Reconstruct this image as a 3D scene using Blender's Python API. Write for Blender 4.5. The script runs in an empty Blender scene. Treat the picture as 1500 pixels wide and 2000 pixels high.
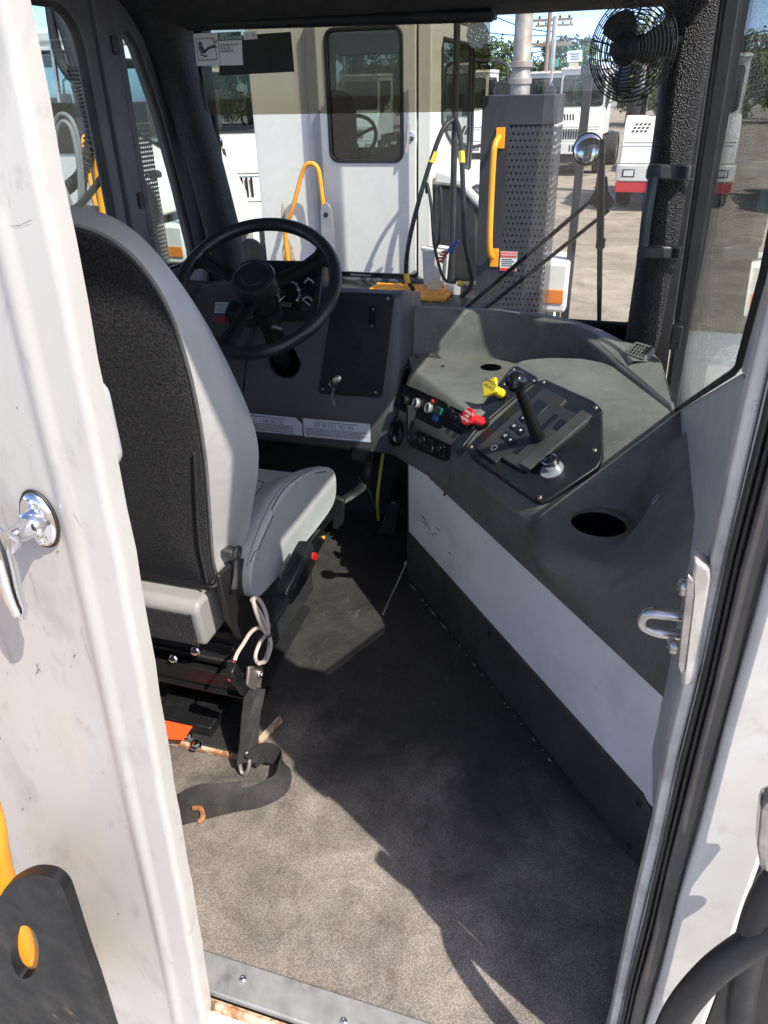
import bpy, bmesh, math, random
from mathutils import Vector, Matrix, noise as mnoise
random.seed(7)
S = bpy.context.scene
COL = S.collection
R = math.radians

# ---------------------------------------------------------------- camera
CAM_F, CAM_PITCH, CAM_ROLL, CAM_YAW, CAM_H = 1450.0, 29.5, -1.4, 18.0, 1.40
def cam_basis():
    p, r, y = R(CAM_PITCH), R(CAM_ROLL), R(CAM_YAW)
    fw = Vector((-math.sin(y)*math.cos(p), math.cos(y)*math.cos(p), -math.sin(p)))
    rt = Vector((math.cos(y), math.sin(y), 0)); up = rt.cross(fw)
    rt2 = math.cos(r)*rt + math.sin(r)*up
    return rt2, rt2.cross(fw), fw
RT, UP, FW = cam_basis()
CPOS = Vector((0, 0, CAM_H))
cam = bpy.data.cameras.new('camera'); camo = bpy.data.objects.new('camera', cam); COL.objects.link(camo)
camo.matrix_world = Matrix(((RT.x, UP.x, -FW.x, 0), (RT.y, UP.y, -FW.y, 0), (RT.z, UP.z, -FW.z, CAM_H), (0, 0, 0, 1)))
cam.sensor_fit = 'VERTICAL'; cam.sensor_height = 36.0; cam.lens = 36.0*CAM_F/2000.0
cam.clip_start = 0.02; cam.clip_end = 2000
S.camera = camo

# ---------------------------------------------------------------- sky, sun, exposure
SUN_D = Vector((-0.635, 0.38, -0.87)).normalized()
W = bpy.data.worlds.new('World'); S.world = W; W.use_nodes = True
nt = W.node_tree; nt.nodes.clear()
sky = nt.nodes.new('ShaderNodeTexSky'); sky.sky_type = 'NISHITA'; sky.sun_disc = False
sky.sun_elevation = math.asin(-SUN_D.z); sky.sun_rotation = math.atan2(-SUN_D.x, -SUN_D.y)
sky.air_density = 0.3; sky.dust_density = 0.8; sky.ozone_density = 1.0
bg = nt.nodes.new('ShaderNodeBackground'); bg.inputs['Strength'].default_value = 0.15
wo = nt.nodes.new('ShaderNodeOutputWorld')
nt.links.new(sky.outputs[0], bg.inputs[0]); nt.links.new(bg.outputs[0], wo.inputs[0])
sl = bpy.data.lights.new('sun', 'SUN'); sl.energy = 2.2; sl.angle = R(0.53); sl.color = (1.0, 0.94, 0.84)
so = bpy.data.objects.new('sun', sl); COL.objects.link(so)
so.rotation_euler = SUN_D.to_track_quat('-Z', 'Y').to_euler(); so.location = (6, -4, 9)
S.view_settings.view_transform = 'Standard'; S.view_settings.look = 'None'
S.view_settings.exposure = 1.78; S.view_settings.gamma = 1.0
try:
    S.cycles.max_bounces = 12; S.cycles.transparent_max_bounces = 24; S.cycles.glossy_bounces = 4
except Exception: pass

# ---------------------------------------------------------------- pixel helpers (photo pixels -> points on known planes)
def ray(u, v):
    return (RT*(u-750.0) - UP*(v-1000.0) + FW*CAM_F).normalized()
def PX(u, v, ax, val):
    d = ray(u, v); i = 'xyz'.index(ax); return CPOS + d*((val-CPOS[i])/d[i])
def PL(u, v, a, n):
    d = ray(u, v); n = Vector(n); return CPOS + d*((Vector(a)-CPOS).dot(n)/d.dot(n))
def PD(u, v, dist): return CPOS + ray(u, v)*dist

# ---------------------------------------------------------------- materials
MATS = {}
def N(t, k, **kw):
    n = t.nodes.new(k)
    for a, b in kw.items():
        if a in n.inputs.keys(): n.inputs[a].default_value = b
        else: setattr(n, a, b)
    return n
def rgba(c): return (c[0], c[1], c[2], 1.0)
def setin(n, key, val): n.inputs[key].default_value = val
def ramp(t, lo, hi, c0=(0, 0, 0, 1), c1=(1, 1, 1, 1)):
    r = t.nodes.new('ShaderNodeValToRGB'); e = r.color_ramp.elements
    e[0].position = lo; e[1].position = hi; e[0].color = c0; e[1].color = c1
    return r
def noise(t, vec, scale, detail=4, rough=.55, dist=0):
    n = t.nodes.new('ShaderNodeTexNoise'); setin(n, 'Scale', scale); setin(n, 'Detail', detail)
    setin(n, 'Roughness', rough); setin(n, 'Distortion', dist); t.links.new(vec, n.inputs['Vector']); return n
def mixc(t, fac, a, b, mode='MIX'):
    m = t.nodes.new('ShaderNodeMix'); m.data_type = 'RGBA'; m.blend_type = mode
    for key, v in ((0, fac), (6, a), (7, b)):
        if isinstance(v, (int, float)): m.inputs[key].default_value = v
        elif isinstance(v, (tuple, list)): m.inputs[key].default_value = rgba(v)
        else: t.links.new(v, m.inputs[key])
    return m.outputs[2]
def pbr(name, col, rough=.5, metal=0, var=.12, vs=9, bump=0, bs=180, bt='noise', dirt=(), speck=None, spec=.5, coat=0, rvar=.12, stretch=None, emit=None, sheen=0, bd=.004):
    """colour with slow variation, dirt layers [(colour, scale, lo, hi, amount)], specks (colour, scale, threshold), bump"""
    if name in MATS: return MATS[name]
    m = bpy.data.materials.new(name); m.use_nodes = True; t = m.node_tree
    b = t.nodes['Principled BSDF']; setin(b, 'Metallic', metal); setin(b, 'Specular IOR Level', spec)
    if coat: setin(b, 'Coat Weight', coat); setin(b, 'Coat Roughness', .12)
    if sheen: setin(b, 'Sheen Weight', sheen); setin(b, 'Sheen Roughness', .4)
    tc = t.nodes.new('ShaderNodeTexCoord'); vec = tc.outputs['Object']
    if stretch:
        mp = t.nodes.new('ShaderNodeMapping'); mp.inputs['Scale'].default_value = stretch
        t.links.new(vec, mp.inputs['Vector']); vec = mp.outputs[0]
    n1 = noise(t, vec, vs, 5, .6)
    d = tuple(max(0, c*(1-var)) for c in col); l = tuple(min(1, c*(1+var)) for c in col)
    r1 = ramp(t, .3, .7, rgba(d), rgba(l)); t.links.new(n1.outputs[0], r1.inputs[0]); c = r1.outputs[0]
    for (dc, ds, lo, hi, amt) in dirt:
        nd = noise(t, vec, ds, 6, .62, .4); rr = ramp(t, lo, hi, (0, 0, 0, 1), (amt, amt, amt, 1))
        t.links.new(nd.outputs[0], rr.inputs[0]); c = mixc(t, rr.outputs[0], c, dc)
    if speck:
        vo = t.nodes.new('ShaderNodeTexVoronoi'); setin(vo, 'Scale', speck[1]); t.links.new(vec, vo.inputs['Vector'])
        nz = noise(t, vec, speck[1]*.23, 2, .5)
        ad = t.nodes.new('ShaderNodeMath'); ad.operation = 'MULTIPLY_ADD'; t.links.new(nz.outputs[0], ad.inputs[0]); ad.inputs[1].default_value = .35; t.links.new(vo.outputs['Distance'], ad.inputs[2])
        rs = ramp(t, speck[2], speck[2]+.03, (1, 1, 1, 1), (0, 0, 0, 1)); t.links.new(ad.outputs[0], rs.inputs[0])
        c = mixc(t, rs.outputs[0], c, speck[0])
    t.links.new(c, b.inputs['Base Color'])
    rr = ramp(t, .3, .7, (max(.02, rough-rvar),)*3+(1,), (min(1, rough+rvar),)*3+(1,))
    n2 = noise(t, vec, vs*2.3, 4, .6); t.links.new(n2.outputs[0], rr.inputs[0]); t.links.new(rr.outputs[0], b.inputs['Roughness'])
    if bump:
        if bt == 'voronoi':
            tx = t.nodes.new('ShaderNodeTexVoronoi'); setin(tx, 'Scale', bs); t.links.new(vec, tx.inputs['Vector']); out = tx.outputs['Distance']
        else: out = noise(t, vec, bs, 3, .6).outputs[0]
        bp = t.nodes.new('ShaderNodeBump'); setin(bp, 'Strength', bump); setin(bp, 'Distance', bd)
        t.links.new(out, bp.inputs['Height']); t.links.new(bp.outputs[0], b.inputs['Normal'])
    if emit: setin(b, 'Emission Color', rgba(col)); setin(b, 'Emission Strength', emit)
    MATS[name] = m; return m
def glass(name, tint=(.9, .95, .93), ior=1.5, rough=.0, dust=.0, dustcol=(.55, .55, .5), ds=60):
    if name in MATS: return MATS[name]
    m = bpy.data.materials.new(name); m.use_nodes = True; t = m.node_tree; t.nodes.clear()
    out = N(t, 'ShaderNodeOutputMaterial'); tr = N(t, 'ShaderNodeBsdfTransparent'); setin(tr, 'Color', rgba(tint))
    gl = N(t, 'ShaderNodeBsdfGlossy'); setin(gl, 'Roughness', rough); setin(gl, 'Color', (1, 1, 1, 1))
    fr = N(t, 'ShaderNodeFresnel'); ge = N(t, 'ShaderNodeNewGeometry')     # thin pane: same reflectance from both sides
    mi_ = N(t, 'ShaderNodeMix'); mi_.inputs[2].default_value = ior; mi_.inputs[3].default_value = 1.0/ior
    t.links.new(ge.outputs['Backfacing'], mi_.inputs[0]); t.links.new(mi_.outputs[0], fr.inputs['IOR'])
    mx = N(t, 'ShaderNodeMixShader'); t.links.new(fr.outputs[0], mx.inputs[0]); t.links.new(tr.outputs[0], mx.inputs[1]); t.links.new(gl.outputs[0], mx.inputs[2])
    last = mx.outputs[0]
    if dust:
        tc = N(t, 'ShaderNodeTexCoord'); n = noise(t, tc.outputs['Object'], ds, 6, .7); n2 = noise(t, tc.outputs['Object'], 5, 3, .5)
        r = ramp(t, .45, .8, (0, 0, 0, 1), (dust, dust, dust, 1)); t.links.new(n.outputs[0], r.inputs[0])
        vo = N(t, 'ShaderNodeTexVoronoi'); setin(vo, 'Scale', ds*1.5); t.links.new(tc.outputs['Object'], vo.inputs['Vector'])
        r3 = ramp(t, .05, .1, (dust*2.5,)*3+(1,), (0, 0, 0, 1)); t.links.new(vo.outputs['Distance'], r3.inputs[0])
        r2 = ramp(t, .35, .7); t.links.new(n2.outputs[0], r2.inputs[0])
        mu = mixc(t, 1.0, mixc(t, 1.0, r.outputs[0], r3.outputs[0], 'ADD'), r2.outputs[0], 'MULTIPLY')
        df = N(t, 'ShaderNodeBsdfDiffuse'); setin(df, 'Color', rgba(dustcol))
        m2 = N(t, 'ShaderNodeMixShader'); t.links.new(mu, m2.inputs[0]); t.links.new(last, m2.inputs[1]); t.links.new(df.outputs[0], m2.inputs[2]); last = m2.outputs[0]
    t.links.new(last, out.inputs[0]); MATS[name] = m; return m

# ---------------------------------------------------------------- mesh helpers
def new_bm(): return bmesh.new()
def box(bm, x0, x1, y0, y1, z0, z1, M=None):
    vs = [bm.verts.new((x, y, z)) for x in (x0, x1) for y in (y0, y1) for z in (z0, z1)]
    for f in ((0, 1, 3, 2), (4, 6, 7, 5), (0, 4, 5, 1), (2, 3, 7, 6), (0, 2, 6, 4), (1, 5, 7, 3)): bm.faces.new([vs[i] for i in f])
    if M is not None:
        for v in vs: v.co = M @ v.co
    return vs
def frame(o, ex, ey=None, ez=None):
    """matrix from an origin and axes (missing axis = cross product)"""
    ex = Vector(ex).normalized()
    if ez is None: ey = Vector(ey); ey = (ey-ex*ey.dot(ex)).normalized(); ez = ex.cross(ey)
    elif ey is None: ez = Vector(ez); ez = (ez-ex*ez.dot(ex)).normalized(); ey = ez.cross(ex)
    o = Vector(o)
    return Matrix(((ex.x, ey.x, ez.x, o.x), (ex.y, ey.y, ez.y, o.y), (ex.z, ey.z, ez.z, o.z), (0, 0, 0, 1)))
def tube(bm, pts, r, n=8, closed=False, caps=True, flat=None):
    """tube along points; r number or list; flat=(a,b) gives an elliptic section; returns nothing"""
    pts = [Vector(p) for p in pts]; L = len(pts); rs = r if isinstance(r, (list, tuple)) else [r]*L
    tang = []
    for i in range(L):
        a = pts[i-1] if (i > 0 or closed) else pts[i]; b = pts[(i+1) % L] if (i < L-1 or closed) else pts[i]
        d = (b-a); tang.append(d.normalized() if d.length > 1e-9 else Vector((0, 0, 1)))
    t0 = tang[0]; ref = Vector((0, 0, 1)) if abs(t0.z) < .9 else Vector((1, 0, 0))
    nn = (ref-t0*ref.dot(t0)).normalized(); rings = []
    for i in range(L):
        if i > 0:
            nn = nn-tang[i]*nn.dot(tang[i]); nn = nn.normalized() if nn.length > 1e-6 else Vector((1, 0, 0))
        bb = tang[i].cross(nn); fa, fb = flat if flat else (1, 1)
        rings.append([bm.verts.new(pts[i]+nn*(math.cos(2*math.pi*k/n)*rs[i]*fa)+bb*(math.sin(2*math.pi*k/n)*rs[i]*fb)) for k in range(n)])
    for i in range(L if closed else L-1):
        a, b = rings[i], rings[(i+1) % L]
        off = 0
        if closed and i == L-1:
            off = min(range(n), key=lambda o: (a[0].co-b[o].co).length)
        for k in range(n): bm.faces.new((a[k], a[(k+1) % n], b[(k+1+off) % n], b[(k+off) % n]))
    if caps and not closed: bm.faces.new(rings[0][::-1]); bm.faces.new(rings[-1])
def lathe(bm, prof, M=None, n=24, caps=True):
    """profile [(r,z)] about local z"""
    rings = []
    for r, z in prof: rings.append([bm.verts.new((r*math.cos(2*math.pi*k/n), r*math.sin(2*math.pi*k/n), z)) for k in range(n)])
    for a, b in zip(rings, rings[1:]):
        for k in range(n): bm.faces.new((a[k], a[(k+1) % n], b[(k+1) % n], b[k]))
    if caps:
        bm.faces.new(rings[0][::-1]); bm.faces.new(rings[-1])
    if M is not None:
        for rg in rings:
            for v in rg: v.co = M @ v.co
def prism(bm, poly, t0, t1, M=None):
    """2D polygon (u,v) extruded along w from t0 to t1"""
    a = [bm.verts.new((p[0], p[1], t0)) for p in poly]; b = [bm.verts.new((p[0], p[1], t1)) for p in poly]; n = len(poly)
    bm.faces.new(a[::-1]); bm.faces.new(b)
    for i in range(n): bm.faces.new((a[i], a[(i+1) % n], b[(i+1) % n], b[i]))
    if M is not None:
        for v in a+b: v.co = M @ v.co
def prism3(bm, pts, off):
    """3D polygon extruded by vector"""
    off = Vector(off); a = [bm.verts.new(Vector(p)) for p in pts]; b = [bm.verts.new(Vector(p)+off) for p in pts]; n = len(pts)
    bm.faces.new(a[::-1]); bm.faces.new(b)
    for i in range(n): bm.faces.new((a[i], a[(i+1) % n], b[(i+1) % n], b[i]))
def loft(bm, rings, cap0=True, cap1=True, closed=True):
    vr = [[bm.verts.new(Vector(p)) for p in r] for r in rings]; n = len(vr[0])
    for a, b in zip(vr, vr[1:]):
        for k in range(n if closed else n-1): bm.faces.new((a[k], a[(k+1) % n], b[(k+1) % n], b[k]))
    if cap0: bm.faces.new(vr[0][::-1])
    if cap1: bm.faces.new(vr[-1])
    return vr
def rrect(x0, x1, y0, y1, r, n=5):
    P_ = []; rs = r if isinstance(r, (list, tuple)) else [r]*4
    for (cx, cy, a0), rr in zip(((x1, y1, 0), (x0, y1, 90), (x0, y0, 180), (x1, y0, 270)), rs):
        sx = -1 if cx == x1 else 1; sy = -1 if cy == y1 else 1
        for k in range(n+1):
            a = R(a0+90.0*k/n); P_.append((cx+sx*rr+rr*math.cos(a), cy+sy*rr+rr*math.sin(a)))
    return P_
def ray2(poly, c, a):
    dx, dy = math.cos(a), math.sin(a); best = None
    for i in range(len(poly)):
        x1, y1 = poly[i]; x2, y2 = poly[(i+1) % len(poly)]; ex, ey = x2-x1, y2-y1; den = dx*ey-dy*ex
        if abs(den) < 1e-12: continue
        t = ((x1-c[0])*ey-(y1-c[1])*ex)/den; s = ((x1-c[0])*dy-(y1-c[1])*dx)/den
        if t > 0 and -1e-6 <= s <= 1+1e-6 and (best is None or t < best): best = t
    return (c[0]+dx*best, c[1]+dy*best)
def ring_panel(bm, outer, inner, t0, t1, M=None):
    """plate with a hole: star-shaped inner inside outer polygon"""
    c = (sum(p[0] for p in inner)/len(inner), sum(p[1] for p in inner)/len(inner))
    an = sorted(set(round(math.atan2(p[1]-c[1], p[0]-c[0]), 5) for p in list(outer)+list(inner)))
    o = [ray2(outer, c, a) for a in an]; i = [ray2(inner, c, a) for a in an]
    loft(bm, [[(p[0], p[1], t0) for p in i], [(p[0], p[1], t0) for p in o], [(p[0], p[1], t1) for p in o], [(p[0], p[1], t1) for p in i], [(p[0], p[1], t0) for p in i]], False, False)
    bmesh.ops.remove_doubles(bm, verts=bm.verts, dist=1e-6)
    if M is not None: bmesh.ops.transform(bm, matrix=M, verts=bm.verts)
def curve(pts, n=8, closed=False):
    """Catmull-Rom through points"""
    P_ = [Vector(p) for p in pts]; L = len(P_); o = []
    for i in range(L if closed else L-1):
        p0 = P_[(i-1) % L] if (closed or i > 0) else P_[0]*2-P_[1]; p1 = P_[i]; p2 = P_[(i+1) % L]
        p3 = P_[(i+2) % L] if (closed or i+2 < L) else P_[-1]*2-P_[-2]
        for k in range(n):
            t = k/n; o.append(.5*((2*p1)+(p2-p0)*t+(2*p0-5*p1+4*p2-p3)*t*t+(3*p1-p0-3*p2+p3)*t**3))
    if not closed: o.append(P_[-1])
    return o
def ss(a, b, x):
    t = min(1, max(0, (x-a)/(b-a))); return t*t*(3-2*t)

# ---------------------------------------------------------------- object helpers
def thing(name, label, cat, loc=(0, 0, 0), group=None):
    o = bpy.data.objects.new(name, None); COL.objects.link(o); o.location = loc; o.empty_display_size = .1
    o['label'] = label; o['category'] = cat
    if group: o['group'] = group
    o['_o'] = 0; del o['_o']
    return o
def obj(name, bm, mat, parent=None, smooth=None, bevel=0, seg=2, label=None, kind=None, sub=0):
    bmesh.ops.recalc_face_normals(bm, faces=bm.faces)
    me = bpy.data.meshes.new(name); bm.to_mesh(me); bm.free()
    if mat: me.materials.append(mat)
    o = bpy.data.objects.new(name, me); COL.objects.link(o)
    if parent: setpar(o, parent)
    if bevel:
        md = o.modifiers.new('bevel', 'BEVEL'); md.width = bevel; md.segments = seg; md.limit_method = 'ANGLE'; md.angle_limit = R(40)
    if sub:
        md = o.modifiers.new('sub', 'SUBSURF'); md.levels = sub; md.render_levels = sub
    if smooth or bevel or sub:
        a = R(smooth if smooth and smooth is not True else 40)
        me.polygons.foreach_set('use_smooth', [True]*len(me.polygons))
        try: me.set_sharp_from_angle(angle=a if not sub else math.pi)
        except Exception: pass
    if label: o['label'] = label
    if kind: o['kind'] = kind
    return o
def wloc(o):
    v = Vector(o.location)
    return v
def setpar(o, p):
    o.parent = p
    q = p
    while q.parent: q = q.parent
    o.matrix_parent_inverse = Matrix.Translation(-Vector(q.location)) if q is p else Matrix.Identity(4)
def tag(o, label, cat, group=None):
    o['label'] = label; o['category'] = cat
    if group: o['group'] = group
    return o
def children(o): return [c for c in bpy.data.objects if c.parent == o]
def copy_tree(o, parent=None, kids=None):
    if kids is None:
        kids = {}
        for c in bpy.data.objects:
            if c.parent: kids.setdefault(c.parent.name, []).append(c)
    c = o.copy(); COL.objects.link(c)
    if parent: c.parent = parent
    for ch in kids.get(o.name, []): copy_tree(ch, c, kids)
    return c
def text(name, s, size, M, mat, parent=None, align='CENTER', ext=0.0002, sx=1.0):
    cu = bpy.data.curves.new(name, 'FONT'); cu.body = s; cu.size = size; cu.align_x = align; cu.align_y = 'CENTER'; cu.extrude = ext; cu.resolution_u = 2
    o = bpy.data.objects.new(name, cu); COL.objects.link(o)
    me = bpy.data.meshes.new_from_object(o); bpy.data.objects.remove(o); bpy.data.curves.remove(cu)
    me.transform(M @ Matrix.Diagonal((sx, 1, 1, 1))); me.materials.clear(); me.materials.append(mat)
    r = bpy.data.objects.new(name, me); COL.objects.link(r)
    if parent: setpar(r, parent)
    return r
def screw(parent, p, nrm, r=.006, mat=None, name='screw'):
    bm = new_bm(); lathe(bm, [(r, 0), (r, r*.3), (r*.7, r*.6), (r*.35, r*.68), (r*.3, r*.4), (0.0001, r*.4)], frame(p, Vector(nrm).orthogonal(), None, nrm), 10, True)
    return obj(name, bm, mat or M_SCREW, parent, smooth=50)
# ---------------------------------------------------------------- shared materials
M_WHITE = pbr('cab_white_paint', (.54, .52, .48), .38, var=.05, vs=3, dirt=[((.36, .32, .28), 5.5, .48, .70, .55), ((.30, .25, .20), 14, .58, .74, .5), ((.28, .14, .06), 22, .70, .76, .6)], speck=((.12, .10, .09), 30, .07), bump=.04, bs=40)
M_WHITE2 = pbr('inner_white_paint', (.84, .83, .81), .45, var=.06, vs=4, dirt=[((.42, .41, .39), 3.5, .50, .75, .5), ((.25, .25, .25), 16, .64, .78, .5)], speck=((.05, .05, .05), 30, .062))
M_JAMB = pbr('jamb_white_paint', (.52, .495, .455), .45, var=.12, vs=7, dirt=[((.22, .19, .16), 11, .48, .68, .65), ((.10, .085, .07), 34, .60, .70, .6)])
M_GREYP = pbr('grey_wall_paint', (.46, .465, .47), .45, var=.06)
M_BPOST = pbr('post_grey_paint', (.085, .087, .095), .5, var=.06)
M_PAD = pbr('padded_trim_vinyl', (.016, .017, .019), .45, var=.25, bump=1.0, bs=260, bt='voronoi', rvar=.08, bd=.006, speck=((.10, .11, .11), 260, .22))  # pale specks put the sparkle of lit grain into the colour
M_HEAD = pbr('headliner_dark', (.018, .018, .02), .8, var=.2, bump=.5, bs=300)
M_PLAST = pbr('dash_plastic', (.066, .065, .067), .52, var=.12, vs=5, bump=.16, bs=700, bt='noise', bd=.002, dirt=[((.07, .07, .068), 3.2, .5, .8, .5)])
M_CONS = pbr('console_plastic', (.125, .124, .114), .58, var=.14, vs=5, bump=.5, bs=380, bd=.003, spec=.3, dirt=[((.19, .188, .172), 7, .44, .62, .5), ((.26, .255, .235), 90, .60, .70, .5), ((.05, .05, .048), 30, .66, .74, .5)], speck=((.02, .02, .02), 34, .06))
M_BLACK = pbr('black_plate', (.010, .011, .013), .42, var=.2, bump=.2, bs=900, bd=.001, dirt=[((.05, .05, .055), 7, .55, .85, .4)])
M_BPLAST = pbr('black_plastic', (.010, .010, .011), .38, var=.25, rvar=.12, spec=.35, dirt=[((.05, .05, .048), 16, .6, .8, .35)])
M_GLOSSB = pbr('gloss_black', (.008, .008, .01), .08, var=.1, rvar=.04, spec=.6)
M_RUBBER = pbr('black_rubber', (.013, .013, .014), .55, var=.3, bump=.2, bs=90)
M_RUBBER2 = pbr('worn_door_seal', (.06, .055, .052), .5, var=.3, vs=12, bump=.3, bs=60, dirt=[((.12, .10, .085), 10, .5, .8, .6)])
M_SCREW = pbr('dull_screw', (.30, .24, .20), .4, metal=.9, var=.3, vs=60)
M_CHROME = pbr('chrome', (.80, .80, .82), .07, metal=1, var=.05, rvar=.05)
M_STEEL = pbr('worn_steel', (.50, .48, .46), .28, metal=1, var=.25, vs=30, dirt=[((.25, .12, .06), 30, .58, .75, .6)])
M_GALV = pbr('galvanised_sill', (.33, .33, .32), .40, metal=.35, var=.2, vs=18, dirt=[((.13, .13, .14), 12, .52, .70, .75), ((.20, .14, .09), 26, .64, .72, .5)])
M_RUST = pbr('rusty_edge', (.50, .40, .28), .75, var=.2, vs=40, dirt=[((.30, .12, .04), 22, .48, .56, .9), ((.06, .04, .03), 30, .60, .66, .8)])
M_YEL = pbr('yellow_paint', (.80, .32, .015), .42, var=.08, dirt=[((.25, .10, .03), 14, .64, .78, .5)])
M_FLOOR = None
def floor_mat():
    m = bpy.data.materials.new('pebbled_floor_mat'); m.use_nodes = True; t = m.node_tree; b = t.nodes['Principled BSDF']
    tc = t.nodes.new('ShaderNodeTexCoord'); vec = tc.outputs['Object']
    vo = t.nodes.new('ShaderNodeTexVoronoi'); setin(vo, 'Scale', 380); setin(vo, 'Randomness', .85); t.links.new(vec, vo.inputs['Vector'])
    n1 = noise(t, vec, 2.6, 5, .6, .6); n2 = noise(t, vec, 7, 6, .7, 1.0); n3 = noise(t, vec, 20, 5, .65)
    sep = t.nodes.new('ShaderNodeSeparateXYZ'); t.links.new(vec, sep.inputs[0])
    # dust is thick by the doorway and walked off towards the footwell; the edge of the worn area wanders with the noise
    ad = t.nodes.new('ShaderNodeMath'); ad.operation = 'MULTIPLY_ADD'; t.links.new(n1.outputs[0], ad.inputs[0]); ad.inputs[1].default_value = -.9; t.links.new(sep.outputs['Y'], ad.inputs[2])
    mr = t.nodes.new('ShaderNodeMapRange'); mr.interpolation_type = 'SMOOTHSTEP'
    for i, v in ((1, .40), (2, .86), (3, 1.0), (4, .15)): mr.inputs[i].default_value = v
    t.links.new(ad.outputs[0], mr.inputs[0])
    r1 = ramp(t, .36, .60, (.72, .72, .72, 1), (1, 1, 1, 1)); t.links.new(n1.outputs[0], r1.inputs[0])
    r2 = ramp(t, .34, .60, (.58, .58, .58, 1), (1, 1, 1, 1)); t.links.new(n2.outputs[0], r2.inputs[0])
    dust = mixc(t, 1, mixc(t, 1, r1.outputs[0], r2.outputs[0], 'MULTIPLY'), mr.outputs[0], 'MULTIPLY')
    pit = ramp(t, .25, .60, (1, 1, 1, 1), (.48, .48, .48, 1)); t.links.new(vo.outputs['Distance'], pit.inputs[0])
    dust = mixc(t, 1, dust, pit.outputs[0], 'MULTIPLY')
    tone = ramp(t, .3, .7, (.37, .305, .255, 1), (.46, .41, .36, 1)); t.links.new(n3.outputs[0], tone.inputs[0])
    c = mixc(t, dust, (.014, .014, .015), tone.outputs[0])
    st = noise(t, vec, 13, 2, .4); rs = ramp(t, .70, .75, (0, 0, 0, 1), (.6, .6, .6, 1)); t.links.new(st.outputs[0], rs.inputs[0]); c = mixc(t, rs.outputs[0], c, (.06, .05, .045))
    mp = t.nodes.new('ShaderNodeMapping'); mp.inputs['Scale'].default_value = (1, .35, 1); mp.inputs['Rotation'].default_value = (0, 0, .6); t.links.new(vec, mp.inputs['Vector'])
    sc = noise(t, mp.outputs[0], 34, 6, .75, 2.5); r3 = ramp(t, .60, .74, (0, 0, 0, 1), (.48, .48, .48, 1)); t.links.new(sc.outputs[0], r3.inputs[0]); c = mixc(t, r3.outputs[0], c, (.30, .30, .24))
    t.links.new(c, b.inputs['Base Color'])
    rr = ramp(t, .3, .7, (.42, .42, .42, 1), (.75, .75, .75, 1)); t.links.new(n2.outputs[0], rr.inputs[0]); t.links.new(rr.outputs[0], b.inputs['Roughness'])
    bp = t.nodes.new('ShaderNodeBump'); setin(bp, 'Strength', .35); setin(bp, 'Distance', .0012); bp.invert = True
    t.links.new(vo.outputs['Distance'], bp.inputs['Height']); t.links.new(bp.outputs[0], b.inputs['Normal'])
    return m
M_FLOOR = floor_mat()
G_WIND = glass('windshield_glass', (.96, .98, .97), 1.42, dust=.05, ds=45)
G_SIDE = glass('side_window_glass', (.92, .965, .945), 1.6, dust=.02, ds=70)
G_LEFT = glass('left_window_glass', (.86, .93, .91), 1.45, dust=.08, ds=50)

# ---------------------------------------------------------------- our cab: shell
XL, XR, YR, YF, ZC = -1.36, .165, .69, 2.30, 1.66
K0 = Vector((.186, 1.079, 0)); KD = Vector((-.6454, .7638, 0)); KN = Vector((.7638, .6454, 0))     # diagonal wall: start, along, inwards
def SE(s, e, z=0): return K0+KD*s+KN*e+Vector((0, 0, z))
def to_se(x, y): d = Vector((x, y, 0))-K0; return d.dot(KD), d.dot(KN)

cab = thing('truck_cab', 'white yard truck cab around the open rear doorway, dark floor mat inside', 'truck cab', (-.6, 1.4, 0))
bm = new_bm(); prism(bm, [(XL, .665), (XR+.03, .665), (XR+.03, 2.40), (XL, 2.40)], -.03, 0)
obj('floor_mat', bm, M_FLOOR, cab, label='pebbled dark rubber floor mat covered in brown dust')
# sill strip, rivets, rusty lip
bm = new_bm(); prism(bm, [(XL, .600), (XR+.02, .600), (XR+.02, .664), (XL, .664)], -.012, .003)
sill = obj('door_sill', bm, M_GALV, cab, bevel=.003, label='scuffed galvanised door sill strip')
for u, v in ((475, 1912), (672, 1995), (870, 2040)):
    p = PX(u, v, 'z', .004); screw(sill, p, (0, 0, 1), .0065, M_CHROME, 'rivet')
bm = new_bm(); tube(bm, [(XL, .590, -.018), (XR, .590, -.018)], .010, 8); obj('sill_lip', bm, M_RUST, cab, smooth=True, label='rusty lip under the door sill')
bm = new_bm(); box(bm, XL, XR+.05, .560, .585, -.16, -.03); obj('rear_skirt', bm, M_WHITE, cab)
# rear wall left of the opening, and its header
bm = new_bm(); box(bm, XL-.04, -.68, .62, YR, 0.004, 2.05); obj('rear_wall', bm, M_WHITE, cab)
bm = new_bm(); box(bm, XL-.04, .262, .62, YR, 2.051, 2.14); obj('door_header', bm, M_WHITE, cab)
# roof steps up behind the windshield
yz = frame((0, 0, 0), (0, 1, 0), (0, 0, 1))
bm = new_bm(); prism(bm, [(.60, 2.141), (.60, 2.20), (1.45, 2.20), (2.36, 1.74), (2.36, 1.68), (1.45, 2.14)], XL-.04, XR+.045, yz); obj('roof', bm, M_WHITE, cab, bevel=.015)
bm = new_bm(); prism(bm, [(YR+.002, 2.11), (YR+.002, 2.136), (1.44, 2.136), (2.30, 1.69), (2.30, 1.662), (1.44, 2.11)], XL, XR-.005, yz); obj('headliner', bm, pbr('pale_headliner', (.55, .55, .54), .8), cab)  # out of view; kept pale to bounce fill light into the cab
for nm_, x0_ in (('left_upper_wall', XL-.036), ('right_upper_wall', XR-.032)):
    bm = new_bm(); prism(bm, [(YR+.001, 1.661), (2.34, 1.661), (2.33, 1.70), (1.45, 2.135), (YR+.001, 2.135)], x0_, x0_+.030, yz); obj(nm_, bm, M_GREYP, cab)  # unseen upper walls, light grey for the same bounce
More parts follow.
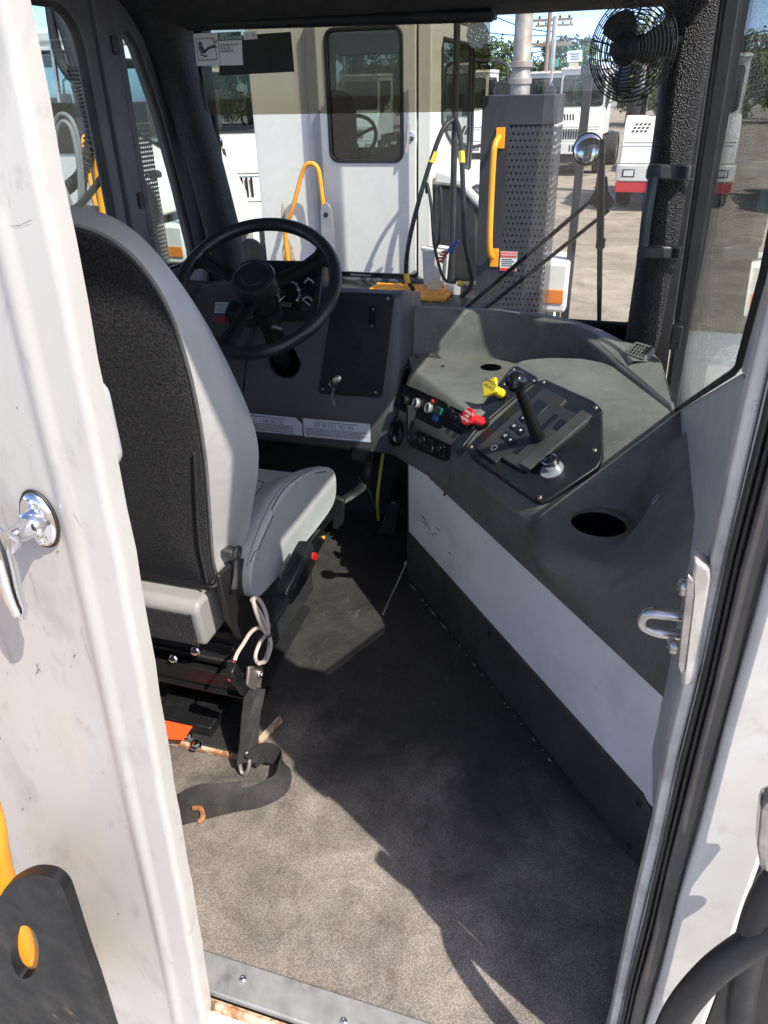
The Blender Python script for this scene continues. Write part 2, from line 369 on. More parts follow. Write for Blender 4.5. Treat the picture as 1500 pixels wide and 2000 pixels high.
# front header: rolled dark box above the windshield
bm = new_bm(); prism(bm, [(2.06, 1.661), (2.05, 1.61), (2.10, 1.575), (2.20, 1.560), (2.31, 1.570), (2.31, 1.661)], XL+.02, XR-.03, frame((0, 0, 0), (0, 1, 0), (0, 0, 1)))
obj('windshield_header', bm, M_HEAD, cab, bevel=.012)
# A pillars (padded)
def pillar(name, pts, w, d, lab):
    bm = new_bm(); rings = []
    for (p, k) in pts:
        ring = []
        for a in range(20):
            an = 2*math.pi*a/20; c, s_ = math.cos(an), math.sin(an)
            sx = math.copysign(abs(c)**.75, c); sy = math.copysign(abs(s_)**.75, s_)
            ring.append((p[0]+sx*w*k, p[1]+sy*d*k, p[2]))
        rings.append(ring)
    loft(bm, rings); return obj(name, bm, M_PAD, cab, smooth=True, label=lab)
pillar('front_pillar', [((.072, 2.19, .70), 1.05), ((.076, 2.18, .80), 1.0), ((.075, 2.17, 1.05), .98), ((.072, 2.16, 1.35), .98), ((.070, 2.15, 1.52), 1.05), ((.068, 2.13, 1.60), 1.5), ((.06, 2.1, 1.67), 2.2)], .052, .055, 'grained black padded pillar beside the fan')
pillar('front_pillar', [((-1.235, 2.23, .80), 1.0), ((-1.236, 2.22, 1.03), 1.0), ((-1.262, 2.215, 1.2), 1.0), ((-1.29, 2.21, 1.36), 1.02), ((-1.312, 2.20, 1.48), 1.12), ((-1.32, 2.19, 1.54), 1.3), ((-1.32, 2.16, 1.60), 1.75), ((-1.30, 2.1, 1.67), 2.6)], .050, .055, 'grained black padded pillar behind the steering wheel')
bm = new_bm(); box(bm, .105, XR+.02, 2.135, 2.335, .30, 1.70); obj('corner_post', bm, M_RUBBER, cab)
# windshield
bm = new_bm(); box(bm, -1.30, .12, 2.320, 2.325, .72, 1.62); obj('windshield', bm, G_WIND, cab, label='dusty clear windshield')
bm = new_bm()
ring_panel(bm, [(-1.36, .66), (.17, .66), (.17, 1.70), (-1.36, 1.70)], rrect(-1.275, .085, .775, 1.60, .07), 0, .03, frame((0, 2.345, 0), (1, 0, 0), (0, 0, 1)))
obj('windshield_surround', bm, M_BPLAST, cab, label='black windshield surround')
bm = new_bm(); tube(bm, [(p[0], 2.322, p[1]) for p in rrect(-1.275, .085, .775, 1.60, .07)], .011, 6, closed=True); obj('windshield_seal', bm, M_RUBBER, cab, smooth=True)
# left wall: below belt, posts, header (window openings between them)
def LW(y, z, dx=0): return Vector((XL+dx+.028*(z-.65), y, z))
lw = frame((XL-.035, 0, 0), (0, 1, 0), (0, 0, 1))
bm = new_bm(); box(bm, XL-.04, XL, YR, 2.34, 0, .90); obj('left_lower_wall', bm, M_GREYP, cab)
b_in0, b_in1 = [(1.775, 1.60), (1.852, 1.483), (1.852, 1.05), (1.845, .90)], [(2.03, 1.60), (2.025, 1.567), (2.000, 1.04), (1.995, .90)]
ring_in = rrect(1.05, 1.862, .93, 1.60, .09)
bm = new_bm(); ring_panel(bm, [(YR, .901), (1.900, .901), (1.905, 1.66), (YR, 1.66)], ring_in, 0, .04, lw); obj('left_window_frame', bm, M_BPOST, cab, bevel=.006, label='dark grey window frame with rounded corner')
bm = new_bm(); tube(bm, [(XL-.012, p[0], p[1]) for p in ring_in], .012, 6, closed=True); obj('left_window_seal', bm, M_RUBBER, cab, smooth=True)
bm = new_bm(); box(bm, XL-.024, XL-.020, 1.04, 1.87, .92, 1.61); obj('left_window', bm, G_LEFT, cab, label='streaky left side window pane')
bm = new_bm(); box(bm, XL-.04, XL+.010, 1.915, 1.992, .90, 1.66); post = obj('left_post', bm, M_BPOST, cab, bevel=.006, label='dark grey post between the left windows')
for u, v in ((225, 88), (273, 392)):
    p = PX(u, v, 'x', XL+.012); bm = new_bm(); prism(bm, rrect(-.012, .016, -.022, .022, .008), 0, .004, frame((XL+.011, 1.972, p.z), (0, 1, 0), (0, 0, 1))); obj('latch_slot', bm, M_BLACK, post)
# front quarter window on the left
q_in = [(2.025, 1.545), (2.06, 1.56), (2.10, 1.52), (2.165, 1.35), (2.21, 1.15), (2.245, .96), (2.24, .93), (2.02, .93)]
bm = new_bm(); ring_panel(bm, [(1.998, .901), (2.345, .901), (2.345, 1.66), (1.998, 1.66)], q_in, 0, .04, lw); obj('quarter_window_frame', bm, M_BPOST, cab, bevel=.004)
bm = new_bm(); tube(bm, [(XL-.008, p[0], p[1]) for p in q_in], .009, 6, closed=True); obj('quarter_window_seal', bm, M_RUBBER, cab, smooth=True)
bm = new_bm(); box(bm, XL-.024, XL-.020, 2.005, 2.27, .91, 1.58); obj('quarter_window', bm, G_LEFT, cab, label='narrow dusty left quarter window pane')

# right wall: white diagonal lower wall, grey trim below the window, window frame and glass
bm = new_bm(); prism3(bm, [SE(.0, 0, .175), SE(1.145, 0, .175), SE(1.145, 0, .455), SE(.0, 0, .455)], KN*.02)
dw = obj('diagonal_wall', bm, M_WHITE2, cab, label='scratched white lower side wall under the console')
def scr(pts, w=.0012, m=None):
    bm = new_bm(); prism3(bm, [SE(p[0], -.0006, p[1]) for p in pts], KN*-.0003); obj('scratch', bm, m or M_BLACK, dw)
for (a, b) in (((820, 1000), (842, 1033)), ((850, 1028), (862, 1039)), ((823, 1015), (838, 1032)), ((833, 1038), (840, 1046)), ((842, 1040), (848, 1047)), ((848, 1040), (854, 1045)), ((875, 1077), (883, 1084)), ((836, 1030), (841, 1037)), ((950, 1028), (952, 1036))):
    p, q = PL(a[0], a[1], K0, KN), PL(b[0], b[1], K0, KN); s1, _ = to_se(p.x, p.y); s2, _ = to_se(q.x, q.y)
    scr([(s1, p.z), ((s1+s2)/2, (p.z+q.z)/2+.0022), (s2, q.z), ((s1+s2)/2, (p.z+q.z)/2-.0018)])
bm = new_bm(); prism3(bm, [SE(-.01, -.006, .004), SE(1.15, -.006, .004), SE(1.15, -.006, .180), SE(.03, -.006, .184), SE(.0, -.006, .165)], KN*.012)
kp = obj('kick_panel', bm, pbr('kick_rubber', (.046, .048, .042), .6, var=.2, dirt=[((.10, .095, .08), 8, .55, .75, .5)]), cab, bevel=.003, label='dark rubber kick panel along the floor')
for s_, z_ in ((.03, .155), (.03, .025), (.62, .15), (1.1, .15)): screw(kp, SE(s_, -.006, z_), -KN, .006, M_BPLAST)
bm = new_bm(); s0 = .30
while s0 < 1.08:
    L_ = random.choice((.004, .008, .015, .05)); w_ = random.uniform(.0015, .0045); prism3(bm, [SE(s0, -.013, .002), SE(s0+L_*.5, -.013-w_, .002), SE(s0+L_, -.013, .002), SE(s0+L_*.4, -.011, .002)], (0, 0, .001)); s0 += L_+random.uniform(.004, .05)
obj('floor_sealant', bm, pbr('cream_sealant', (.36, .33, .25), .7, var=.4, vs=60), cab, kind='stuff', label='cracked cream sealant along the kick panel')
bm = new_bm(); prism3(bm, [SE(1.147, 0, .0), SE(1.147, 0, .60), SE(1.147, .5, .60), SE(1.147, .5, .0)], KD*.012); obj('footwell_side', bm, M_HEAD, cab)
bm = new_bm(); box(bm, XL, XR, 2.34, 2.36, 0, .72); obj('firewall', bm, M_HEAD, cab)
# right wall panel with a belt line that drops towards the front
bm = new_bm(); prism3(bm, [(XR, .73, .30), (XR, 2.34, .30), (XR, 2.34, .58), (XR-.002, 2.06, .60), (XR-.014, .97, 1.089), (XR-.014, .73, 1.13)], (.03, 0, 0))
obj('right_lower_wall', bm, M_GREYP, cab, bevel=.004, label='smooth grey side wall under the right window')
bm = new_bm(); prism3(bm, [(XR-.0145, .73, 1.131), (XR-.0145, .968, 1.091), (XR-.019, .91, 1.21), (XR-.033, .885, 1.66), (XR-.033, .73, 1.66)], (.029, 0, 0)); obj('right_rear_post', bm, M_GREYP, cab, bevel=.004)
def RW(y, z): return Vector((XR-.03*(z-.6), y, z))
bm = new_bm(); prism3(bm, [RW(.90, 1.10)+Vector((.012, 0, 0)), RW(.98, 1.075)+Vector((.012, 0, 0)), RW(2.04, .615)+Vector((.012, 0, 0)), RW(1.97, 1.62)+Vector((.012, 0, 0)), RW(.78, 1.62)+Vector((.012, 0, 0))], (.004, 0, 0))
obj('right_window', bm, G_SIDE, cab, label='reflective right side window pane')
def bar(name, a, b, ex, w, d, mat, lab=None, bev=.004):
    a, b = Vector(a), Vector(b); M = frame(a, b-a, ex); bm = new_bm(); box(bm, 0, (b-a).length, -w/2, w/2, -d/2, d/2, M); return obj(name, bm, mat, cab, bevel=bev, label=lab)
bar('window_channel', RW(2.045, .615), RW(1.965, 1.66), (0, 1, 0), .050, .030, M_RUBBER, 'black rubber channel at the front edge of the right window')
bar('window_channel', RW(2.10, .62)+Vector((-.006, 0, 0)), RW(2.03, 1.66)+Vector((-.006, 0, 0)), (0, 1, 0), .026, .026, M_RUBBER)
bm = new_bm(); tube(bm, curve([RW(1.75, .745)+Vector((-.022, 0, 0)), RW(2.05, .64)+Vector((-.02, 0, 0)), RW(2.075, .80)+Vector((-.02, 0, 0)), RW(2.06, 1.2)+Vector((-.02, 0, 0)), RW(2.03, 1.66)+Vector((-.02, 0, 0))], 8), .0022, 6)
obj('trim_wire', bm, pbr('pale_trim', (.55, .50, .42), .35), cab, smooth=True, label='thin pale trim strip along the window channel')
bm = new_bm(); tube(bm, [RW(.89, 1.60)+Vector((-.003, 0, 0)), RW(.913, 1.22)+Vector((-.003, 0, 0)), RW(.965, 1.10)+Vector((-.003, 0, 0)), RW(1.0, 1.08)+Vector((-.003, 0, 0)), RW(2.04, .612)+Vector((-.004, 0, 0))], .005, 6); obj('belt_seal', bm, M_RUBBER, cab, smooth=True)
bm = new_bm(); box(bm, -.012, .012, -.012, .012, -.03, .03, frame(RW(1.93, .86)+Vector((-.018, 0, 0)), (1, 0, 0), (0, 1, 0))); obj('window_latch', bm, M_BPLAST, cab, bevel=.003)

# right door jamb: white return, double seal, worn rubber band, outer white corner panel
def vstrip(name, x0, x1, y0, y1, z0, z1, mat, lab=None, bev=.003):
    bm = new_bm(); n = 14; rows = []
    for k in range(n+1):
        z = z0+(z1-z0)*k/n; w = .0012*math.sin(z*17+x0*90); xs = -.010*(z-.5)
        rows.append([(x0+w+xs, y0, z), (x1+w+xs, y0, z), (x1+w+xs, y1, z), (x0+w+xs, y1, z)])
    loft(bm, rows); return obj(name, bm, mat, cab, bevel=bev, label=lab)
vstrip('jamb_return', .1245, .1375, .695, .725, -.02, 2.04, M_JAMB, 'white painted door jamb return with scuffs')
vstrip('jamb_backing', .1380, .238, .6955, .722, -.1, 2.045, M_JAMB)  # backing strip added to stop a light leak between the strips
vstrip('door_seal', .1385, .1440, .683, .695, -.05, 2.04, M_RUBBER, 'black double door seal')
vstrip('door_seal', .1452, .1500, .681, .695, -.05, 2.04, M_RUBBER)
vstrip('rubber_band', .1512, .1690, .676, .695, -.08, 2.04, M_RUBBER2, 'worn dark rubber band on the door jamb')
vstrip('corner_panel', .1722, .246, .664, .694, -.16, 2.05, M_WHITE, 'sunlit white rear corner panel right of the doorway', .008)
vstrip('corner_return', .238, .246, .696, 1.3, -.1, .58, M_WHITE)
bm = new_bm(); box(bm, .262, .75, .70, .76, -.62, .50); obj('rear_corner_filler', bm, M_BPLAST, cab)  # dark filler box added to cover bright ground behind the hoses
# door striker
st = thing('door_striker', 'chromed loop door striker on a worn plate bolted to the white jamb', 'striker', (.12, .72, .80))
bm = new_bm(); prism3(bm, [PX(u, v, 'y', .690) for u, v in ((1356, 1094), (1388, 1112), (1391, 1135), (1362, 1330), (1344, 1344), (1330, 1338), (1346, 1200))], (0, .028, 0)); obj('bracket', bm, M_JAMB, st, bevel=.004)
bm = new_bm(); prism3(bm, [PX(u, v, 'y', .684) for u, v in ((1343, 1122), (1357, 1135), (1358, 1165), (1340, 1310), (1330, 1320), (1324, 1300))], (0, .010, 0)); obj('plate', bm, M_STEEL, st, bevel=.002)
lp = [PX(u, v, 'y', .725) for u, v in ((1345, 1206), (1300, 1200), (1268, 1198), (1256, 1208), (1258, 1222), (1275, 1232), (1305, 1238), (1345, 1243))]
bm = new_bm(); tube(bm, curve([p+Vector((0, .0, 0)) for p in lp], 5), .0068, 10); obj('loop', bm, M_STEEL, st, smooth=True)
for u_, v_ in ((1337, 1148), (1316, 1262)): screw(st, PX(u_, v_, 'y', .70), (-.9, -.45, 0), .010, M_STEEL, 'bolt')
# ---------------------------------------------------------------- sliding rear door
M_DOOR = pbr('door_white_paint', (.455, .442, .412), .36, var=.05, vs=2.5, dirt=[((.40, .375, .335), 1.9, .42, .60, .6), ((.20, .18, .17), 5.2, .55, .72, .55), ((.17, .15, .14), 24, .60, .74, .35)], speck=((.10, .08, .07), 24, .058), bump=.05, bs=30, stretch=(1.6, 1, .7))
door = thing('sliding_door', 'scuffed white sliding rear door slid open beside the doorway', 'door', (-.8, .53, -.12))
def interp0(tab, x):
    if x <= tab[0][0]: return tab[0][1]
    for (a, b), (c, d) in zip(tab, tab[1:]):
        if x <= c: return b+(d-b)*(x-a)/(c-a)
    return tab[-1][1]
bm = new_bm()
prof = [(-1.45, .553), (-.60, .553), (-.517, .553), (-.513, .5528), (-.5085, .5515), (-.504, .5497), (-.499, .5490), (-.494, .5497), (-.4895, .5515), (-.485, .5528), (-.482, .5532), (-.456, .5542), (-.4525, .5546), (-.4495, .5562), (-.4475, .5600), (-.447, .564), (-.447, .585), (-.4505, .588), (-1.45, .588)]
rows = []
for k in range(41):
    z = -.14+2.2*k/40; sh = -.447*0+interp0([(-.14, -.545), (0, -.535), (.3, -.517), (.63, -.500), (.96, -.484), (1.25, -.474), (1.46, -.469), (2.1, -.460)], z)+.447
    rows.append([(x+(sh+.0010*math.sin(z*41)*(x > -.46)) if x > -1.4 else x, y+.0012*math.sin(z*9), z) for x, y in prof])
loft(bm, rows); dpo = obj('door_panel', bm, M_DOOR, door, smooth=30)
bm = new_bm()
def dmark(pts, w):
    q = [PX(u, v, 'y', .5515) for u, v in pts]
    for p0, p1 in zip(q, q[1:]):
        d_ = (p1-p0).normalized(); n_ = Vector((-d_.z, 0, d_.x))*w; bm.faces.new([bm.verts.new(p) for p in (p0-n_, p1-n_*.4, p1+n_*.4, p0+n_)])
for pts, w in (([(122, 968), (140, 1000), (160, 1030)], .0003), ([(58, 1118), (66, 1145), (75, 1178)], .0003), ([(158, 1225), (166, 1258), (180, 1300)], .0003), ([(84, 1222), (90, 1236), (108, 1244)], .0003), ([(72, 1296), (74, 1306), (80, 1312)], .0008), ([(75, 1308), (70, 1318)], .0007), ([(2, 990), (10, 1015), (16, 1035)], .0003), ([(0, 1595), (5, 1607), (11, 1622)], .0007), ([(60, 430), (40, 440), (20, 442)], .0003), ([(100, 1760), (130, 1790), (160, 1800)], .0003)): dmark(pts, w)
rd_ = random.Random(3)
for k in range(70):
    u, v = rd_.uniform(-20, 330), rd_.uniform(300, 1990)
    if u > 60+.18*v-95: continue
    r_ = rd_.choice((1, 1, 1.5, 2, 2.6)); dmark([(u, v-r_), (u+rd_.uniform(-1, 1)*r_, v+r_)], .0004*r_)
obj('paint_chips', bm, pbr('chip_dark', (.09, .075, .065), .7), dpo, kind='stuff')
bm = new_bm(); prism(bm, rrect(-.021, .021, -.050, .050, .019), 0, .018, frame((-.502, .592, 1.11), (1, .45, 0), (0, 0, 1))); obj('inner_pull', bm, pbr('pale_grey_plastic', (.36, .36, .36), .4), door, bevel=.008, label='pale grey inner door pull')
dw_ = rrect(-1.26, -.67, 1.02, 1.62, .06); bm = new_bm(); prism(bm, dw_, .0, .003, frame((0, .552, 0), (1, 0, 0), (0, 0, 1))); dwo = obj('door_window', bm, M_GLOSSB, door, label='dark glazed window in the sliding door')
bm = new_bm(); tube(bm, [(p[0], .551, p[1]) for p in dw_], .012, 6, closed=True); obj('window_seal', bm, M_RUBBER, dwo, smooth=True)
# chrome T handle
hb = Vector((-.570, .550, 1.006)); hM = frame(hb, (1, 0, 0), (0, 0, 1))           # local z -> -y (outwards)
bm = new_bm(); lathe(bm, [(1, 0), (1, .06), (.93, .16), (.80, .22), (.62, .26), (.60, .34)], hM @ Matrix.Diagonal((.0215, .0335, .030, 1)), 32); rose = obj('handle_rose', bm, M_CHROME, door, smooth=60, label='oval chrome handle rosette')
bm = new_bm(); lathe(bm, [(1, -.1), (1.04, 0), (1, .1)], hM @ Matrix.Diagonal((.023, .035, .02, 1)), 32); obj('gasket', bm, M_RUBBER, rose, smooth=True)
for dz in (.0235, -.0235): screw(rose, hb+Vector((0, -.0065, dz)), (0, -1, 0), .0052, M_CHROME)
bm = new_bm(); lathe(bm, [(.0155, .006), (.0155, .016), (.0125, .018), (.0115, .020), (.0110, .042), (.0125, .044), (.0125, .052)], hM, 24); obj('handle_stem', bm, M_CHROME, door, smooth=40)
hy = .502
bm = new_bm(); cp = [Vector((-.5755, hy-.010, 1.024)), Vector((-.574, hy-.008, 1.004)), Vector((-.577, hy-.006, .975)), Vector((-.581, hy-.004, .945)), Vector((-.583, hy-.001, .918)), Vector((-.584, hy+.001, .903))]
tube(bm, curve(cp, 5), [.010+.004*math.sin(math.pi*min(1, k/25*1.25)) if k < 20 else .0125-.0014*(k-19) for k in range(26)], 14, flat=(.55, 1.0)); obj('handle_lever', bm, M_CHROME, door, smooth=60)

# grab rail with its bracket left of the door
gr = thing('grab_rail', 'yellow grab rail tube on a thick black steel bracket with a round hole', 'grab rail', (-.70, .44, -.1))
br_px = [(0, 1752), (10, 1735), (35, 1718), (65, 1709), (98, 1714), (120, 1732), (133, 1762), (160, 1845), (190, 1930), (225, 2040), (0, 2040), (-60, 2040), (-60, 1820)]
outer = [PX(p.x, p.y, 'y', .435) for p in curve([Vector((u, v, 0)) for u, v in br_px[:-3]], 6)]+[PX(u, v, 'y', .435) for u, v in br_px[-3:]]
hole = [PX(48+29*math.cos(a)*.95, 1860+52*math.sin(a), 'y', .435) for a in [2*math.pi*k/28 for k in range(28)]]
bm = new_bm(); cxo = sum((p for p in hole), Vector())/len(hole)
ring_panel(bm, [(p.x, p.z) for p in outer], [(p.x, p.z) for p in hole], 0, -.016, frame((0, .435, 0), (1, 0, 0), (0, 0, 1)))
obj('bracket', bm, pbr('chipped_black_steel', (.010, .010, .011), .5, spec=.3, var=.2, dirt=[((.22, .11, .05), 15, .66, .74, .8)], speck=((.4, .33, .25), 38, .06), bump=.1, bs=50), gr, bevel=.004)
bm = new_bm(); tube(bm, curve([Vector((-1.15, .46, -.16)), Vector((-1.12, .46, .15)), Vector((-1.0, .46, .48)), Vector((-.90, .465, .72)), Vector((-.84, .468, .79)), Vector((-.775, .47, .80)), Vector((-.735, .472, .76)), PX(-30, 1580, 'y', .475), PX(-4, 1700, 'y', .475), PX(46, 1862, 'y', .478), PX(95, 2080, 'y', .485)], 5), .020, 14); obj('rail_tube', bm, M_YEL, gr, smooth=True)

# ---------------------------------------------------------------- side console
con = thing('side_console', 'dark moulded side console with gear lever panel, switches and cup holder', 'console', (0, 1.6, .45))
EMX = [(.0, .0), (.03, .01), (.10, .068), (.25, .19), (.40, .318), (.529, .405), (.664, .456), (.77, .463), (.85, .450), (.90, .428), (.95, .375), (.985, .30), (.995, .25)]
def interp(tab, x):
    if x <= tab[0][0]: return tab[0][1]
    for (a, b), (c, d) in zip(tab, tab[1:]):
        if x <= c: return b+(d-b)*(x-a)/(c-a)
    return tab[-1][1]
CUP = PX(1170, 1021, 'z', .613); CUP.z = 0; CUPR = .058
def e_min(s): return -.070*math.exp(-((s-.33)/.11)**2) if s < .86 else (s-.86)/.135*.235
def ztop(s, e):
    p = SE(s, e); w = XR-p.x
    h1 = .603+math.tan(R(29))*max(0, e); hm = .752+.012*ss(.3, .5, e)
    k = .03; hh = max(0, min(1, .5+.5*(hm-h1)/k)); h1 = hm+(h1-hm)*hh-k*hh*(1-hh)
    h2 = .610+.19*ss(.135, -.005, w)*(1-.25*ss(.3, .45, s))
    r = (p-Vector((CUP.x, CUP.y, 0))).length
    h2 = .612+(h2-.612)*ss(CUPR+.012, CUPR+.06, r)
    b0 = .402-.055*ss(.10, .22, e)
    h = h2+(h1-h2)*ss(b0, b0+.062, s)
    d = e-e_min(s); h -= .022*(1-min(1, max(0, d)/.024))**2
    if s > .5: h -= .016*(1-min(1, max(0, interp(EMX, s)-e)/.03))**2
    return h
def cut_hole_faces(bm, c, r):
    bmesh.ops.delete(bm, geom=[f for f in bm.faces if (Vector((f.calc_center_median().x, f.calc_center_median().y, 0))-Vector((c.x, c.y, 0))).length < r], context='FACES')
bm = new_bm(); NS, NE = 120, 70; grid = []
for i in range(NS+1):
    s_ = .012+(.993-.012)*i/NS; e0, e1 = e_min(s_), max(e_min(s_)+.004, interp(EMX, s_)); row = []
    for j in range(NE+1):
        f = j/NE; e = e0+(e1-e0)*(f**1.35); row.append(bm.verts.new(SE(s_, e, ztop(s_, e))))
    grid.append(row)
for i in range(NS):
    for j in range(NE): bm.faces.new((grid[i][j], grid[i+1][j], grid[i+1][j+1], grid[i][j+1]))
# snap a ring of vertices round the cup, then remove the disc
for v in bm.verts:
    d = Vector((v.co.x-CUP.x, v.co.y-CUP.y)); r = d.length
    if CUPR*.86 < r < CUPR*1.08: d = d.normalized()*CUPR; v.co.x, v.co.y = CUP.x+d.x, CUP.y+d.y
cut_hole_faces(bm, CUP, CUPR*1.03)
# skirts
def skirt(line, fn, n=14):
    prev = line
    for k in range(1, n+1):
        cur = [bm.verts.new(fn(v.co, k/n)) for v in line]
        for i in range(len(line)-1): bm.faces.new((prev[i], prev[i+1], cur[i+1], cur[i]))
        prev = cur
def near_fn(co, t):
    s_, e = to_se(co.x, co.y); zz = co.z+(.440-co.z)*t; ee = e*(1-ss(0, 1, t))+(-.012*ss(0, .15, t))*(1-t*.6); return SE(s_, ee, zz)
skirt([grid[i][0] for i in range(NS+1)], near_fn)
skirt([grid[NS][j] for j in range(NE+1)], lambda co, t: Vector((co.x, co.y, co.z+(.44-co.z)*t)), 4)
skirt([grid[i][NE] for i in range(NS, -1, -1)], lambda co, t: Vector((co.x, co.y, co.z+(.46-co.z)*t)), 3)
skirt([grid[0][j] for j in range(NE, -1, -1)], lambda co, t: Vector((co.x, co.y, co.z+(.44-co.z)*t)), 3)
obj('console_shell', bm, M_CONS, con, smooth=35, label='faded dark moulded console shell')
# cup holder well
bm = new_bm(); lathe(bm, [(CUPR*1.24, -.003), (CUPR*1.18, .0012), (CUPR*1.0, .0014), (CUPR*.97, -.004), (CUPR*.965, -.02)], Matrix.Translation((CUP.x, CUP.y, .6125)), 40, False); cupo = obj('cup_holder', bm, M_CONS, con, smooth=50, label='round cup holder with a dark well')
bm = new_bm(); lathe(bm, [(CUPR*.966, -.006), (CUPR*.93, -.16), (.002, -.16)], Matrix.Translation((CUP.x, CUP.y, .6125)), 40, False); obj('cup_well', bm, M_GLOSSB, cupo, smooth=50)  # black material paints the shade inside the well
bm = new_bm(); tube(bm, curve([SE(.40, .05, .50), SE(.36, .045, .515), SE(.31, .02, .51)], 6), .006, 8); obj('purple_wire', bm, pbr('purple_wire', (.12, .02, .20), .4), cupo, smooth=True, label='purple wire at the bottom of the cup holder')
# plates on the sloping face
TH = R(29); PN = (Vector((0, 0, 1))*math.cos(TH)-KN*math.sin(TH)).normalized(); PE = (KN*math.cos(TH)+Vector((0, 0, 1))*math.sin(TH)).normalized()
PO = SE(0, 0, .606)
def plane_uv(u, v, off=0):
    p = PL(u, v, PO+PN*off, PN)-PO; return (p.dot(KD), p.dot(PE))
PM = frame(PO, KD, PE)            # local z = KD x PE
if PM.to_3x3().col[2].dot(PN) < 0:
    PM = frame(PO, -KD, PE); FL = -1
else: FL = 1
def PU(p): return (p[0]*FL, p[1])
def plate(name, px, h0, h1, mat, par, bev=.0015, lab=None):
    poly = [PU(plane_uv(u, v, h1)) for u, v in px]; bm = new_bm(); prism(bm, poly, h0, h1, PM); return obj(name, bm, mat, par, bevel=bev, label=lab)
def psc(u, v, par, r=.0062, off=.008, mat=None, name='screw'):
    q = PU(plane_uv(u, v, off)); p = PM @ Vector((q[0], q[1], off)); return screw(par, p, PN, r, mat, name)
shp = plate('shift_plate', [(1055, 742), (1066, 741), (1158, 782), (1174, 797), (1177, 890), (1166, 912), (1072, 975), (1056, 981), (1040, 975), (918, 888), (911, 876), (922, 862), (1046, 748)], -.02, .008, M_BLACK, con, .002, 'black textured shift plate held by copper screws')
for u, v in ((1061, 747), (1163, 797), (1161, 880), (1054, 972), (920, 873)): psc(u, v, shp)
brp = plate('brake_plate', [(1000, 717), (1010, 714), (1048, 735), (1050, 742), (1036, 748), (930, 838), (905, 870), (888, 878), (884, 868)], -.02, .006, M_BLACK, con, .002, 'narrow black plate with the brake knobs')
for u, v in ((1042, 744), (1003, 722), (984, 751), (925, 836)): psc(u, v, brp, .005, .006)
mod = plate('shift_module', [(1062, 757), (1106, 780), (1094, 792), (1136, 813), (1152, 806), (1148, 822), (1028, 918), (1012, 913), (978, 892), (966, 902), (930, 875)], .008, .017, pbr('module_plastic', (.030, .030, .031), .45, var=.2, dirt=[((.08, .08, .07), 9, .5, .8, .5)]), con, .0015, 'raised grey gear selector module')
plate('selector_rail', [(1136, 800), (1156, 811), (1034, 916), (1014, 905)], .017, .0225, pbr('module_rail', (.05, .05, .048), .5, var=.25), mod, .001)
plate('slot', [(1083, 808), (1092, 812), (1010, 888), (1000, 883)], .0172, .0178, M_GLOSSB, mod, 0)
plate('slot_window', [(1095, 818), (1108, 823), (1090, 842), (1079, 835)], .0176, .0182, M_GLOSSB, mod, 0)
plate('display_panel', [(1052, 778), (1074, 789), (1046, 815), (1026, 803)], .0172, .0195, M_BLACK, mod, .001)
M_PRINT = pbr('white_print', (.72, .72, .70), .5, var=.03)
M_DPRINT = pbr('dark_print', (.05, .05, .06), .6, var=.03)
for (u, v), ch in zip(((1022, 815), (1035, 823), (1004, 831), (1017, 840), (987, 850), (997, 859)), ('R', '', 'N', '', 'D', '')):
    plate('gear_pad', [(u-10, v+1), (u+2, v-8), (u+12, v-1), (u-1, v+9)], .0172, .0205, M_GLOSSB, mod, .0012)
    q = PU(plane_uv(u, v, .021)); tm = PM @ Matrix.Translation((q[0], q[1], .021))
    if ch: text('gear_letter', ch, .012, tm @ Matrix.Rotation(R(180 if FL < 0 else 180), 4, 'Z'), M_PRINT, mod)
    else:
        bm = new_bm(); lathe(bm, [(.0035, 0), (.0035, .0004)], tm, 10); obj('pad_dot', bm, M_PRINT, mod)
q = PU(plane_uv(965, 874, .0176)); bm = new_bm(); lathe(bm, [(.009, 0), (.009, .0005), (.0065, .0005), (.0065, 0)], PM @ Matrix.Translation((q[0], q[1], .0172)), 20, False); obj('emblem', bm, M_PRINT, mod)
# gear lever
lev = thing('gear_lever', 'black gear lever with a glossy black ball knob on the console', 'gear lever', tuple(PL(1046, 852, PO, PN)))
lb, lt = PL(1052, 858, PO+PN*.012, PN), PD(1008, 745, 1.63); ax = (lt-lb).normalized()
bm = new_bm(); M_ = frame(lb, ax.orthogonal(), None, ax); Ln = (lt-lb).length
lathe(bm, [(.018, 0), (.0175, .01), (.0145, .05), (.0115, Ln-.030), (.0125, Ln-.029), (.0125, Ln-.017)], M_, 16); obj('lever_rod', bm, M_BPLAST, lev, smooth=40)
bm = new_bm(); bmesh.ops.create_uvsphere(bm, u_segments=28, v_segments=16, radius=.0235, matrix=Matrix.Translation(lt)); obj('ball_knob', bm, M_GLOSSB, lev, smooth=True)
